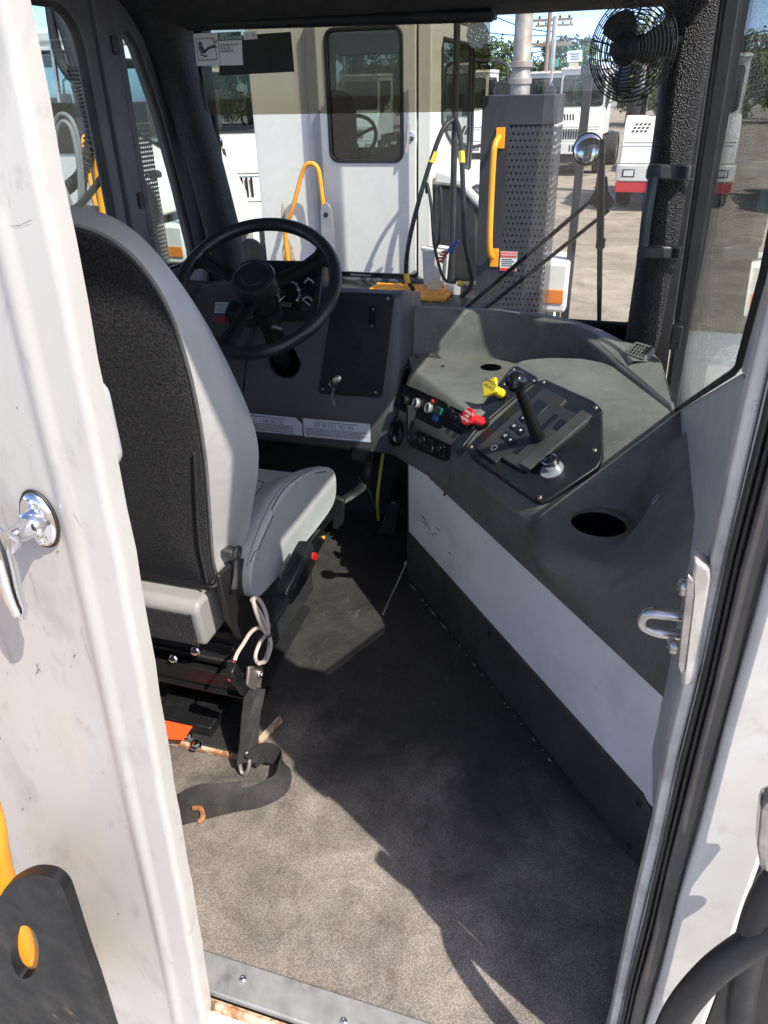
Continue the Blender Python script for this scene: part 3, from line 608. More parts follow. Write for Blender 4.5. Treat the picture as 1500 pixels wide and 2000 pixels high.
# brake knobs
def knob(name, px_base, px_head, col, sides, lab, half, words):
    o = thing(name, lab, 'brake knob', tuple(PL(px_base[0], px_base[1], PO, PN)))
    b0 = PL(px_base[0], px_base[1], PO+PN*.006, PN); hd = PL(px_head[0], px_head[1], PO+PN*.058, PN)
    ax = (hd-b0).normalized(); L = (hd-b0).length; side = -(KD-ax*KD.dot(ax)); M_ = frame(b0, side, None, ax); mt = pbr(name+'_plastic', col, .35, var=.04)
    bm = new_bm(); lathe(bm, [(.016, 0), (.015, .012), (.008, .014), (.008, L-.045)], M_, 16); obj('shaft', bm, M_BPLAST, o, smooth=40)
    bm = new_bm(); lathe(bm, [(.0125, L-.050), (.013, L-.046), (.0115, L-.012), (.012, L-.004)], M_, 20); obj('sleeve', bm, mt, o, smooth=40)
    n = sides; off = math.pi/4 if n == 4 else math.pi/8
    poly = [(half*math.cos(2*math.pi*k/n+off*0), half*math.sin(2*math.pi*k/n+off*0)) for k in range(n)] if n == 4 else [(half*math.cos(2*math.pi*k/n+off), half*math.sin(2*math.pi*k/n+off)) for k in range(n)]
    bm = new_bm(); prism(bm, poly, L-.004, L+.006, M_); hd_ = obj('head', bm, mt, o, bevel=.0025)
    for i, wd in enumerate(words):
        text('lettering', wd, half*.42, M_ @ Matrix.Translation((0, half*.42-half*.42*i, L+.0062)) @ Matrix.Rotation(math.pi if False else 0, 4, 'Z'), M_DPRINT if n == 4 else M_PRINT, hd_)
    return o
knob('yellow_brake_knob', (985, 772), (958, 757), (.80, .62, .02), 4, 'yellow diamond shaped parking brake knob on the console', .030, ('PARKING', 'BRAKE'))
knob('red_brake_knob', (947, 826), (915, 814), (.62, .02, .025), 8, 'red octagonal trailer air supply knob on the console', .0235, ('TRAILER', 'AIR', 'SUPPLY'))
# round chrome button on a washer
q = PU(plane_uv(1078, 917, .009)); cM = PM @ Matrix.Translation((q[0], q[1], .008))
bm = new_bm(); lathe(bm, [(.027, 0), (.027, .0018), (.010, .0018)], cM, 32); wa = obj('washer_plate', bm, pbr('grey_anodised', (.36, .37, .38), .4, metal=.5), con, smooth=30, label='round grey plate with a chrome rimmed button')
bm = new_bm(); lathe(bm, [(.0165, .0015), (.0175, .014), (.0172, .026), (.0150, .027)], cM @ Matrix.Translation((.004*FL, .006, 0)), 28, False); obj('button_rim', bm, M_CHROME, wa, smooth=40)
bm = new_bm(); lathe(bm, [(.0150, .0245), (.012, .0262), (.0005, .0268)], cM @ Matrix.Translation((.004*FL, .006, 0)), 28); obj('button_cap', bm, M_GLOSSB, wa, smooth=60)
# logo ring on the outer slope
p = PX(1280, 975, 'x', .115); d_ = .012
q = None
for k in range(400):                      # walk the pixel ray down on to the console surface
    c_ = PD(1280, 975, 1.0+.002*k); s_, e_ = to_se(c_.x, c_.y)
    if c_.z < ztop(s_, e_)+.001: q = c_; break
if q is not None:
    s_, e_ = to_se(q.x, q.y); gx = SE(s_+.01, e_, ztop(s_+.01, e_))-SE(s_-.01, e_, ztop(s_-.01, e_)); gy = SE(s_, e_+.01, ztop(s_, e_+.01))-SE(s_, e_-.01, ztop(s_, e_-.01)); nn = gx.cross(gy); nn = nn if nn.z > 0 else -nn
    bm = new_bm(); lathe(bm, [(.0115, .0), (.0115, .0012), (.0100, .0012), (.0100, .0)], frame(q, gx, None, nn), 28, False); obj('logo_ring', bm, pbr('pale_ink', (.35, .36, .36), .5), con, label='small pale ring mark')

# ---------------------------------------------------------------- switch console (between dashboard and shift console)
sw = thing('switch_panel', 'dark angled switch panel with gauges, air vent and rocker switches under the shelf', 'switch panel', tuple(SE(1.05, 0, .4)))
FT, FB = SE(0, .055, .662), SE(0, -.018, .425); FV = (FT-FB).normalized(); FNn = KD.cross(FV); FNn = FNn if FNn.dot(KN) < 0 else -FNn
FNn.normalize()
sL, sR = 1.262, .868
def FP(s, t, off=0): return FB+(FT-FB)*t+KD*s+FNn*off
bm = new_bm(); loft(bm, [[SE(s, -.006, zb), FP(s, tb), FP(s, .97), SE(s, .068, .668), SE(s, .10, .668), SE(s, .10, zb)] for s, zb, tb in ((sR, .462, .20), (sL, .400, .03))]); obj('panel_body', bm, M_CONS, sw, bevel=.006)
def f_uv(u, v, off=0):
    p = PL(u, v, FB+FNn*off, FNn)-FB; return (p.dot(KD), p.dot(FV))
FMx = frame(FB, -KD, FV);
if FMx.to_3x3().col[2].dot(FNn) < 0: FMx = frame(FB, KD, FV); FS = 1
else: FS = -1
def fplate(name, px, h0, h1, mat, par, bev=.001, lab=None):
    bm = new_bm(); prism(bm, [(f_uv(u, v, h1)[0]*FS, f_uv(u, v, h1)[1]) for u, v in px], h0, h1, FMx); return obj(name, bm, mat, par, bevel=bev, label=lab)
def fM(u, v, off=0): q = f_uv(u, v, off); return FMx @ Matrix.Translation((q[0]*FS, q[1], off))
up_ = fplate('upper_switch_plate', [(783, 754), (790, 750), (869, 785), (875, 792), (862, 836), (855, 838), (772, 797), (768, 790)], 0, .003, M_BLACK, sw, .001)
bm = new_bm(); lathe(bm, [(.017, 0), (.017, .012), (.014, .014), (.013, .004), (.0005, .004)], fM(793, 783, .003), 24); obj('lighter_socket', bm, M_BPLAST, up_, smooth=40)
for (u, v) in ((816, 788), (840, 797)):
    bm = new_bm(); lathe(bm, [(.0150, 0), (.0155, .006), (.0135, .010), (.0125, .007), (.0005, .007)], fM(u, v, .003), 28); g = obj('gauge_knob', bm, pbr('smoky_clear_plastic', (.20, .20, .20), .15), up_, smooth=40)
    bm = new_bm(); lathe(bm, [(.0142, .0072), (.0145, .0112), (.0120, .0114), (.0120, .0072)], fM(u, v, .003), 28, False); obj('gauge_rim', bm, pbr('pale_rim', (.5, .5, .5), .3), g, smooth=40)
bm = new_bm(); lathe(bm, [(.006, 0), (.006, .006), (.0045, .007)], fM(846, 784, .003), 16); obj('red_lamp', bm, pbr('red_lamp_lens', (.45, .03, .03), .3), up_, smooth=40)
fplate('green_switch', [(851, 793), (862, 798), (858, 812), (847, 807)], .003, .010, pbr('green_switch_plastic', (.02, .12, .09), .35), up_)
fplate('blue_switch', [(846, 809), (855, 813), (851, 823), (843, 819)], .003, .010, pbr('blue_switch_plastic', (.03, .12, .40), .3), up_)
def rockers(name, px, cells):
    pl = fplate(name, px, 0, .004, M_BPLAST, sw, .0015)
    for (u, v, w, h, lever) in cells:
        o = fplate('rocker', [(u-w, v-h-3), (u+w*.7, v-h), (u+w, v+h), (u-w*.9, v+h-4)], .004, .009, M_BLACK, pl, .002)
        if lever:
            M_ = fM(u, v-h*.35, .009); bm = new_bm(); box(bm, -.0065, .0065, -.007, .007, 0, .010, M_); obj('lever_tip', bm, M_GLOSSB, o, bevel=.002)
rockers('rocker_bank', [(872, 798), (880, 793), (922, 812), (926, 820), (915, 850), (905, 852), (866, 834), (862, 826)], [(878, 815, 8, 16, False), (892, 822, 7, 15, True), (907, 829, 7, 15, True)])
rockers('rocker_bank', [(806, 846), (815, 840), (848, 855), (880, 870), (876, 898), (868, 902), (800, 872), (797, 864)], [(812, 860, 6, 12, True), (823, 866, 6, 12, True), (838, 872, 7, 13, False), (862, 882, 7, 13, True)])
vm = fM(777, 847, .0)
bm = new_bm(); lathe(bm, [(.040, 0), (.041, .008), (.038, .014), (.033, .010), (.031, .003), (.030, .001), (.0005, .001)], vm, 32); vt = obj('air_vent', bm, M_BPLAST, sw, smooth=40, label='round black air vent')
bm = new_bm(); box(bm, -.029, .029, -.004, .002, .002, .010, vm @ Matrix.Rotation(R(25), 4, 'X')); obj('vent_vane', bm, M_BPLAST, vt, bevel=.001)
bm = new_bm(); prism(bm, [(-.018, -.024), (.004, -.028), (.002, -.016), (-.012, -.012)], .002, .003, vm); obj('vent_paper', bm, pbr('pale_scrap', (.6, .58, .52), .7), vt)
screw(sw, FP(.88, .08), FNn, .005, M_BPLAST)

# shelf and trough behind
bm = new_bm(); prism(bm, [tuple(SE(1.262, .065).xy), tuple(SE(.86, .065).xy), (-.22, 1.95), (-.20, 2.30), (-.66, 2.30)], .640, .666); shelf = obj('dash_shelf', bm, M_CONS, con, bevel=.004, label='dusty flat shelf lid with an oval hole')
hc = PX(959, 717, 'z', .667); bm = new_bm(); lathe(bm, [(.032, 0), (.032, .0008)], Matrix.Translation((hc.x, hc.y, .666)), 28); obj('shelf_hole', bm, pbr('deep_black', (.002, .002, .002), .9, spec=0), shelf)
for u, v in ((794, 718), (814, 698), (964, 694), (865, 716)): screw(shelf, PX(u, v, 'z', .666), (0, 0, 1), .006, M_BPLAST)

# ---------------------------------------------------------------- dashboard
dash = thing('dashboard', 'dark grey moulded dashboard with instrument cluster under the windshield', 'dashboard', (-.95, 2.1, .38))
DY = 2.08
def DP(u, v, off=0): return PX(u, v, 'y', DY-off)
# main moulding: profile in (y,z), extruded in x
bm = new_bm(); pr_ = [(DY+.02, .375), (DY-.012, .385), (DY-.016, .40), (DY-.012, .530), (DY, .552), (DY+.028, .862), (DY+.040, .880), (DY+.070, .886), (2.33, .84), (2.33, .375)]
rows = [[(x, y+dy, z) for y, z in pr_] for x, dy in ((XL+.004, .0), (-1.0, 0), (-.655, 0), (-.632, .004), (-.618, .016))]
loft(bm, rows); obj('dash_moulding', bm, M_PLAST, dash, smooth=30, bevel=.008, seg=3)
DN = Vector((0, -.333, .030)).normalized(); DN = Vector((0, -1, .09)).normalized()
DB = Vector((0, DY, .552)); DV = Vector((0, .09, 1)).normalized()
def d_uv(u, v, off=0):
    p = PL(u, v, DB+DN*off, DN)-DB; return (p.x, p.dot(DV))
DM = frame(DB, (1, 0, 0), DV)
def dplate(name, px, h0, h1, mat, par, bev=.001, lab=None):
    bm = new_bm(); prism(bm, [d_uv(u, v, h1) for u, v in px], h0, h1, DM); return obj(name, bm, mat, par, bevel=bev, label=lab)
def dM(u, v, off=0): q = d_uv(u, v, off); return DM @ Matrix.Translation((q[0], q[1], off))
pn = dplate('key_panel', [(652, 574), (657, 570), (765, 574), (770, 580), (746, 772), (740, 777), (627, 769), (622, 763)], -.002, .005, M_BLACK, dash, .0015, 'black cover panel holding the ignition key')
for u, v in ((655, 580), (757, 583), (630, 760), (733, 767)): q = dM(u, v, .005); screw(pn, q.translation, DN, .0055)
dplate('screw_mark', [(722, 598), (736, 599), (732, 638), (718, 637)], .005, .0056, M_GLOSSB, pn, 0)
for u, v in ((729, 604), (726, 636)): q = dM(u, v, .0056); screw(pn, q.translation, DN, .004)
key = thing('ignition_key', 'steel ignition lock with key ring and dangling key tag', 'key', tuple(dM(659, 743).translation))
bm = new_bm(); lathe(bm, [(.0135, 0), (.0135, .006), (.010, .010), (.007, .011), (.007, .008), (.0003, .008)], dM(660, 740, .005), 20); obj('lock_barrel', bm, M_STEEL, key, smooth=40)
bm = new_bm(); prism(bm, rrect(-.0015, .0015, -.010, .012, .001), .008, .030, dM(657, 742, .005)); obj('key_blade', bm, M_STEEL, key, bevel=.0008)
kc = dM(650, 750, .026).translation
bm = new_bm(); tube(bm, [kc+Vector((.011*math.cos(a), .002*math.sin(a), .011*math.sin(a))) for a in [2*math.pi*k/20 for k in range(20)]], .0009, 5, closed=True); obj('key_ring', bm, M_STEEL, key, smooth=True)
bm = new_bm(); prism3(bm, [dM(u, v, .022).translation for u, v in ((649, 757), (654, 757), (652, 776), (658, 796), (652, 793), (646, 778))], (0, -.0015, 0)); obj('key_tag', bm, M_STEEL, key)
# labels
M_LABEL = pbr('pale_label', (.58, .62, .66), .45, var=.04)
LN = Vector((0, -1, .02)).normalized()
LB = Vector((0, DY-.0165, .40))
def label_px(name, px, lab, lines, boxes):
    pts = [PX(u, v, 'y', DY-.0172) for u, v in px]; bm = new_bm(); prism3(bm, pts, (0, -.0008, 0)); l = obj(name, bm, M_LABEL, dash, label=lab)
    a, b, c = pts[0], pts[1], pts[-1]; ex = (b-a); ey = (c-a); bm = new_bm()
    def quad(x0, x1, y0, y1):
        q = [a+ex*x+ey*y+Vector((0, -.0011, 0)) for x, y in ((x0, y0), (x1, y0), (x1, y1), (x0, y1))]; bm.faces.new([bm.verts.new(p) for p in q])
    for (y, x0, x1, h) in lines:
        x = x0
        while x < x1-.01:
            w = random.uniform(.012, .05); quad(x, min(x+w, x1), y, y+h); x += w+.008
    for (x, y, w, h) in boxes:
        t = .006
        quad(x, x+w, y, y+.02); quad(x, x+w, y+h-.02, y+h); quad(x, x+t, y, y+h); quad(x+w-t, x+w, y, y+h)
        for k in range(2): quad(x+w*.2, x+w*.8, y+h*(.3+.25*k), y+h*(.42+.25*k))
    obj('label_print', bm, M_DPRINT, l)
ln = [(.10, .18, .82, .045)]+[(.50+.072*k, .04, .96-.05*(k % 3), .035) for k in range(6)]
label_px('instruction_label', [(592, 817), (723, 828), (724, 864), (594, 852)], 'pale instruction label with small dark print', ln, [(.16, .20, .09, .22), (.28, .20, .07, .22), (.38, .20, .11, .22), (.54, .20, .09, .22), (.66, .20, .09, .22)])
label_px('instruction_label', [(478, 806), (577, 816), (590, 828), (591, 851), (478, 840)], 'pale instruction label with a torn corner', [(.10, .1, .8, .05)]+[(.50+.09*k, .04, .98, .04) for k in range(5)], [(.38, .24, .10, .2), (.52, .24, .10, .2), (.66, .24, .10, .2)])
# column opening
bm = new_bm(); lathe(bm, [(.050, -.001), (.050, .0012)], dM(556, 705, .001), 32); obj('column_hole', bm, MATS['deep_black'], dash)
bm = new_bm(); lathe(bm, [(.050, 0), (.053, .003), (.056, 0)], dM(556, 705, .001), 32, False); obj('column_bezel', bm, M_BPLAST, dash, smooth=True)
dplate('dash_seam', [(480, 700), (483, 700), (476, 770), (473, 770)], 0, .0012, M_GLOSSB, dash, 0)
# left hump with fuel label
hump = [PX(u, v, 'y', DY-.012) for u, v in ((376, 600), (378, 580), (392, 562), (412, 555), (440, 553), (480, 560), (490, 640), (470, 700), (400, 690))]
bm = new_bm(); prism3(bm, hump, (0, .09, 0)); obj('dash_hump', bm, M_PLAST, dash, bevel=.006)
fl = [PX(u, v, 'y', DY-.0125) for u, v in ((421, 590), (452, 591), (450, 612), (419, 611))]
bm = new_bm(); prism3(bm, fl, (0, -.0008, 0)); fo = obj('fuel_label', bm, M_LABEL, dash, label='small pale ULTRA LOW SULFUR DIESEL label')
cen = (fl[0]+fl[1]+fl[2]+fl[3])/4
for i, wd in enumerate(('ULTRA LOW', 'SULFUR', 'DIESEL FUEL')): text('label_text', wd, .0085, frame(cen+Vector((0, -.0012, .0085-.0085*i)), (1, 0, 0), (0, 0, 1)), M_DPRINT, fo)
# instrument cluster
CL = Vector((-.93, 2.035, .90)); CNv = Vector((.10, -1, .22)).normalized()
def c_uv(u, v, off=0):
    p = PL(u, v, CL+CNv*off, CNv)-CL; return (p.dot(CX), p.dot(CY))
CX = Vector((0, 0, 1)).cross(CNv)*1.0; CX = CX if CX.x > 0 else -CX; CX.normalize(); CY = CNv.cross(CX); CY.normalize()
CM = frame(CL, CX, CY)
def cM2(u, v, off=0): q = c_uv(u, v, off); return CM @ Matrix.Translation((q[0], q[1], off))
def cpl(name, px, h0, h1, mat, par, bev=.001, lab=None):
    bm = new_bm(); prism(bm, [c_uv(u, v, h1) for u, v in px], h0, h1, CM); return obj(name, bm, mat, par, bevel=bev, label=lab)
cl = cpl('cluster_housing', [(498, 513), (504, 508), (628, 510), (634, 516), (622, 622), (614, 629), (520, 626), (500, 622)], -.075, .0, M_BPLAST, dash, .006, 'black square instrument cluster housing')
cpl('cluster_face', [(510, 519), (622, 521), (612, 606), (508, 604)], .0, .0012, M_GLOSSB, cl, 0)
# white ticks and numbers
bm = new_bm()
def tick(cx_, cy_, r0, r1, a):
    q = c_uv(cx_, cy_, .0016); d = Vector((math.cos(a), math.sin(a))); n_ = Vector((-d.y, d.x))*.0005; c0 = Vector(q)
    bm.faces.new([bm.verts.new(CM @ Vector((*(c0+d*r+n_*s), .0016))) for r, s in ((r0, -1), (r1, -1), (r1, 1), (r0, 1))])
for k in range(28): tick(564, 572, .030, .036 if k % 3 else .039, R(-40+k*260/27))
for k in range(11): tick(604, 556, .012, .017, R(20+k*14)); tick(600, 590, .012, .017, R(20+k*14))
obj('gauge_ticks', bm, M_PRINT, cl)
for (u, v, s) in ((565, 548, 'MPH'), (582, 566, '60'), (580, 586, '80'), (552, 551, '30')): text('gauge_number', s, .007, cM2(u, v, .0016), M_PRINT, cl)
bm = new_bm(); a_, b_ = cM2(543, 590, .0022).translation, cM2(556, 578, .0022).translation; tube(bm, [a_, b_], .001, 5); obj('needle', bm, M_PRINT, cl)
cpl('odometer', [(545, 590), (571, 591), (568, 600), (543, 599)], .0014, .0020, pbr('olive_display', (.06, .062, .03), .3), cl, 0)
for (u, v) in ((606, 546), (601, 592)):
    bm = new_bm(); tube(bm, [cM2(u-6, v-4, .002).translation, cM2(u+5, v+5, .002).translation], .0007, 4); obj('needle', bm, M_PRINT, cl)
# trough and cowl to the right of the dashboard (curved front wall and rounded corner)
bm = new_bm(); path = [(-.62, 2.255), (-.50, 2.265), (-.36, 2.27), (-.24, 2.245), (-.14, 2.185), (-.06, 2.10), (-.005, 2.02), (.035, 1.92)]
pc = curve([(x, y, 0) for x, y in path], 8); rows = []
for i, p in enumerate(pc):
    a = pc[max(0, i-1)]; b = pc[min(len(pc)-1, i+1)]; t_ = (b-a).normalized(); o_ = Vector((-t_.y, t_.x, 0)); o_ = o_ if o_.y > 0 or o_.x > 0 else -o_
    f = i/(len(pc)-1); zt = .806-.012*ss(.55, 1, f); rim = .018
    rows.append([p-o_*.03+Vector((0, 0, .64)), p-o_*.008+Vector((0, 0, .668)), p+Vector((0, 0, .70)), p+o_*.004+Vector((0, 0, zt-.012)), p+o_*.014+Vector((0, 0, zt)), p+o_*(.035+rim)+Vector((0, 0, zt-.003)), p+o_*.085+Vector((0, 0, zt-.022)), p+o_*.10+Vector((0, 0, .64))])
loft(bm, rows, closed=False, cap0=False, cap1=False); obj('trough_wall', bm, M_CONS, dash, smooth=50, label='curved dark trough wall under the windshield')
# corner cowl with vent grille
cow = [PX(u, v, 'z', z) for u, v, z in ((1100, 622, .80), (1150, 642, .80), (1225, 666, .80), (1262, 672, .80), (1292, 700, .795), (1316, 780, .775), (1322, 815, .755), (1300, 790, .762), (1200, 706, .775), (1170, 680, .785), (1130, 650, .79))]
bm = new_bm(); prism3(bm, cow, (0, 0, -.16)); cwo = obj('corner_cowl', bm, M_CONS, dash, bevel=.012, seg=3, label='dusty dark cowl corner with a small square vent')
vc = PX(1250, 686, 'z', .806); vM = frame(vc, (.75, -.62, 0), None, (-.35, -.45, .82))
bm = new_bm(); ring_panel(bm, rrect(-.030, .030, -.022, .022, .005), rrect(-.025, .025, -.017, .017, .003), -.012, .004, vM); vg = obj('vent_grille', bm, M_CONS, dash, label='square dash vent grille')
for k in range(4):
    bm = new_bm(); x_ = -.015+.010*k; box(bm, x_-.0014, x_+.0014, -.017, .017, -.002, .003, vM); obj('vent_bar', bm, M_CONS, vg)
for k in range(3):
    bm = new_bm(); y_ = -.0085+.0085*k; box(bm, -.025, .025, y_-.0012, y_+.0012, -.0015, .0026, vM); obj('vent_bar', bm, M_CONS, vg)
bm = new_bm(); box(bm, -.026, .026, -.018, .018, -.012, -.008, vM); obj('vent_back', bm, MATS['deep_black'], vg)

# ---------------------------------------------------------------- steering wheel and column
stw = thing('steering_wheel', 'black three spoke steering wheel with a round horn pad', 'steering wheel', (-1.0, 2.07, .65))
WC = PD(500, 559, 2.13); WN = Vector((.08, -.60, .79)).normalized(); WX = Vector((1, 0, 0)); WX = (WX-WN*WX.dot(WN)).normalized(); WY = WN.cross(WX)
WM = frame(WC, WX, WY); WR = .218
bm = new_bm(); tube(bm, [WM @ Vector((WR*math.cos(a), WR*math.sin(a), 0)) for a in [2*math.pi*k/64 for k in range(64)]], .018, 12, closed=True); obj('rim', bm, pbr('wheel_rubber', (.010, .010, .011), .38, var=.2, rvar=.06, bump=.1, bs=400, bd=.001), stw, smooth=True)
bm = new_bm(); lathe(bm, [(.048, -.045), (.060, -.03), (.062, .010), (.058, .018), (.050, .021), (.048, .0185), (.030, .0185), (.028, .020), (.012, .019), (.0005, .0188)], WM @ Matrix.Translation((0, 0, .020)), 40); obj('horn_pad', bm, M_BPLAST, stw, smooth=35)
for a in (R(38), R(158), R(262)):
    M_ = WM @ Matrix.Rotation(a, 4, 'Z')
    bm = new_bm(); rows = []
    for x, w, z, h in ((.045, .020, -.012, .008), (.09, .0165, -.014, .008), (.150, .0165, -.010, .008), (.185, .021, -.004, .009), (.205, .036, 0, .010), (.216, .046, 0, .007)):
        rows.append([M_ @ Vector((x, yy*w, z+zz*h)) for yy, zz in ((-1, -1), (1, -1), (1, 1), (.42, 1), (.40, .2), (-.40, .2), (-.42, 1), (-1, 1))])
    loft(bm, rows); obj('spoke', bm, M_BPLAST, stw, smooth=30)
CB = PL(556, 712, DB, DN)+Vector((0, .03, -.01))
bm = new_bm(); tube(bm, [WC-WN*.03, WC-WN*.10, CB+Vector((0, -.05, .045)), CB], [.036, .034, .026, .025], 20); obj('column', bm, M_BPLAST, stw, smooth=40)
bm = new_bm(); tube(bm, [WC-WN*.085, WC-WN*.125], [.044, .043], 20); obj('column_collar', bm, M_BPLAST, stw, smooth=40)
sg = frame(WC-WN*.105+WX*-.065+WY*-.02, WX, WY)
bm = new_bm(); box(bm, -.045, .045, -.028, .028, -.028, .028, sg); obj('signal_switch', bm, M_BPLAST, stw, bevel=.012, seg=3, label='black turn signal switch housing')
bm = new_bm(); box(bm, -.075, -.046, -.030, -.018, -.010, .002, sg); obj('hazard_tab', bm, pbr('red_tab', (.35, .02, .03), .35), stw, bevel=.002)
bm = new_bm(); tube(bm, [WC-WN*.13+WX*.02-WY*.03, WC-WN*.13+WX*.055-WY*.035], .008, 10); obj('tilt_bolt', bm, M_STEEL, stw, smooth=40)
# ---------------------------------------------------------------- driver seat
M_VINYL = pbr('grey_vinyl', (.45, .437, .418), .42, var=.06, vs=5, bump=.25, bs=14, bd=.012, dirt=[((.28, .26, .25), 7, .62, .8, .3)])
M_VINYL2 = pbr('cushion_vinyl', (.46, .46, .455), .36, var=.06, vs=6, bump=.25, bs=12, bd=.012)
def fabric():
    m = bpy.data.materials.new('black_fleece'); m.use_nodes = True; t = m.node_tree; b = t.nodes['Principled BSDF']
    tc = t.nodes.new('ShaderNodeTexCoord'); n = noise(t, tc.outputs['Object'], 230, 3, .75); n2 = noise(t, tc.outputs['Object'], 9, 3, .5)
    r = ramp(t, .42, .70, (.004, .004, .0045, 1), (.085, .082, .085, 1)); t.links.new(n.outputs[0], r.inputs[0])
    c = mixc(t, n2.outputs[0], r.outputs[0], (.02, .02, .022), 'MIX'); t.links.new(c, b.inputs['Base Color']); setin(b, 'Roughness', .95); setin(b, 'Sheen Weight', .08); setin(b, 'Specular IOR Level', .15)
    bp = t.nodes.new('ShaderNodeBump'); setin(bp, 'Strength', .9); setin(bp, 'Distance', .003); t.links.new(n.outputs[0], bp.inputs['Height']); t.links.new(bp.outputs[0], b.inputs['Normal'])
    return m
M_FAB = fabric()
SXC = -.95
seat = thing('driver_seat', 'grey vinyl driver seat with a black fabric back panel', 'seat', (SXC, 1.45, 0))
def yb(z): return 1.190-(z-.45)*.2267
def ringpts(tab, depth, dx=0):
    right = [(SXC+h, z) for h, z in tab]; left = [(SXC-h, z) for h, z in reversed(tab)]
    pts = curve([Vector((x, z, 0)) for x, z in right+left], 5, True)
    return [Vector((p.x, yb(p.y)+depth, p.y)) for p in pts]
T_back = [(.10, .430), (.158, .447), (.172, .53), (.205, .68), (.234, .82), (.252, .97), (.250, 1.09), (.222, 1.170), (.17, 1.215), (.08, 1.232)]
T_b2 = [(h+.007, z+(.006 if z > 1 else -.004 if z < .5 else 0)) for h, z in T_back]
T_mid = [(.11, .415), (.176, .44), (.200, .56), (.242, .70), (.268, .84), (.268, .96), (.248, 1.075), (.212, 1.165), (.155, 1.225), (.07, 1.248)]
T_frt = [(.11, .42), (.168, .445), (.215, .58), (.258, .70), (.276, .79), (.268, .89), (.232, 1.035), (.185, 1.14), (.13, 1.200), (.06, 1.225)]
T_in = [(h*.86, .46+(z-.45)*.94) for h, z in T_frt]
bm = new_bm(); loft(bm, [ringpts(T_back, .006), ringpts(T_b2, .004), ringpts(T_b2, .018), ringpts(T_mid, .065), ringpts(T_mid, .085), ringpts(T_frt, .135), ringpts(T_in, .165)]); br = obj('backrest', bm, M_VINYL, seat, smooth=50, label='pale grey vinyl backrest shell')
bm = new_bm(); T_p = [(h-.004, z-(.004 if z > 1 else -.004 if z < .5 else 0)) for h, z in T_back]; T_p2 = [(h*.93, .83+(z-.83)*.95) for h, z in T_p]; T_p3 = [(h*.5, .83+(z-.83)*.5) for h, z in T_p]
loft(bm, [ringpts(T_p, .008), ringpts(T_p, .000), ringpts(T_p2, -.010), ringpts(T_p3, -.014)]); obj('back_panel', bm, M_FAB, br, smooth=50, label='black fleece back panel')
bm = new_bm(); tube(bm, ringpts(T_back, .003), .0022, 5, closed=True); obj('piping', bm, pbr('dark_piping', (.05, .05, .05), .6), br, smooth=True)
bm = new_bm(); tube(bm, curve([Vector((SXC+.150, yb(.46)-.012, .46)), Vector((SXC+.166, yb(.58)-.013, .58)), Vector((SXC+.200, yb(.72)-.013, .72)), Vector((SXC+.224, yb(.82)-.011, .82))], 6), .0035, 5); obj('panel_seam', bm, M_FAB, br, smooth=True)
# cushion
bm = new_bm(); cols = []
base = [(1.235, .385), (1.250, .470), (1.35, .520), (1.467, .556), (1.60, .535), (1.72, .492), (1.785, .462), (1.806, .425), (1.800, .375), (1.775, .340), (1.60, .345), (1.40, .350), (1.27, .360)]
for x, dz, k in ((-.734, -.015, .965), (-.728, -.003, 1), (-.735, .004, 1), (-.765, .004, 1.0), (-.80, -.018, 1.005), (-.84, -.040, 1.01), (-.95, -.046, 1.02), (-1.06, -.040, 1.01), (-1.10, -.018, 1.005), (-1.135, .004, 1), (-1.165, .004, 1), (-1.172, -.003, 1), (-1.166, -.015, .965)):
    cols.append([(x, 1.52+(y-1.52)*k, (.43+(z-.43)*k)+(dz if z > .45 else 0)) for y, z in base])
loft(bm, cols); cu = obj('cushion', bm, M_VINYL2, seat, sub=2, label='smooth blue grey vinyl seat cushion')
bpy.context.view_layer.update(); cu_ev = cu.evaluated_get(bpy.context.evaluated_depsgraph_get())
def on_cushion(pts, r, name):
    out = []
    for p in curve(pts, 8):
        ok, loc, nrm_, _ = cu_ev.closest_point_on_mesh(Vector(p)); out.append(Vector(loc)+Vector(nrm_)*.0004 if ok else Vector(p))
    bm = new_bm(); tube(bm, out, r, 5); obj(name, bm, pbr('vinyl_seam', (.05, .055, .06), .5), cu, smooth=True)
on_cushion([(-.735, 1.262, .468), (-.737, 1.36, .512), (-.738, 1.467, .548), (-.738, 1.60, .526), (-.740, 1.71, .486), (-.752, 1.775, .455), (-.80, 1.80, .44), (-.90, 1.815, .43)], .0016, 'seam')
on_cushion([(-.83, 1.30, .50), (-.822, 1.42, .53), (-.832, 1.54, .52), (-.87, 1.60, .50), (-.95, 1.62, .49), (-1.05, 1.60, .50)], .0015, 'seam')
on_cushion([(-.742, 1.25, .463), (-.745, 1.36, .520), (-.747, 1.467, .555), (-.747, 1.60, .533), (-.750, 1.71, .493), (-.760, 1.77, .46)], .0008, 'stitch_line')
bm = new_bm(); box(bm, -.742, -.735, 1.66, 1.79, .30, .352); obj('cushion_edge', bm, M_BPLAST, cu, bevel=.004)
# lower rear of the cushion behind the backrest
bm = new_bm(); prism(bm, [(1.150, .292), (1.136, .40), (1.150, .418), (1.30, .405), (1.30, .292)], -1.11, -.812, frame((0, 0, 0), (0, 1, 0), (0, 0, 1))); lo = obj('cushion_rear', bm, pbr('rear_vinyl', (.27, .265, .255), .45, var=.06, bump=.25, bs=14, bd=.012), seat, bevel=.016, seg=4)
bm = new_bm(); prism3(bm, [(-1.10, 1.1465, .297), (-.832, 1.1465, .297), (-.826, 1.1325, .395), (-1.10, 1.1325, .395)], (0, -.005, .0)); obj('rear_fabric', bm, M_FAB, lo, bevel=.003)
bm = new_bm(); tube(bm, [(-.829, 1.143, .296), (-.824, 1.128, .40)], .0018, 5); obj('seam', bm, MATS['vinyl_seam'], lo)
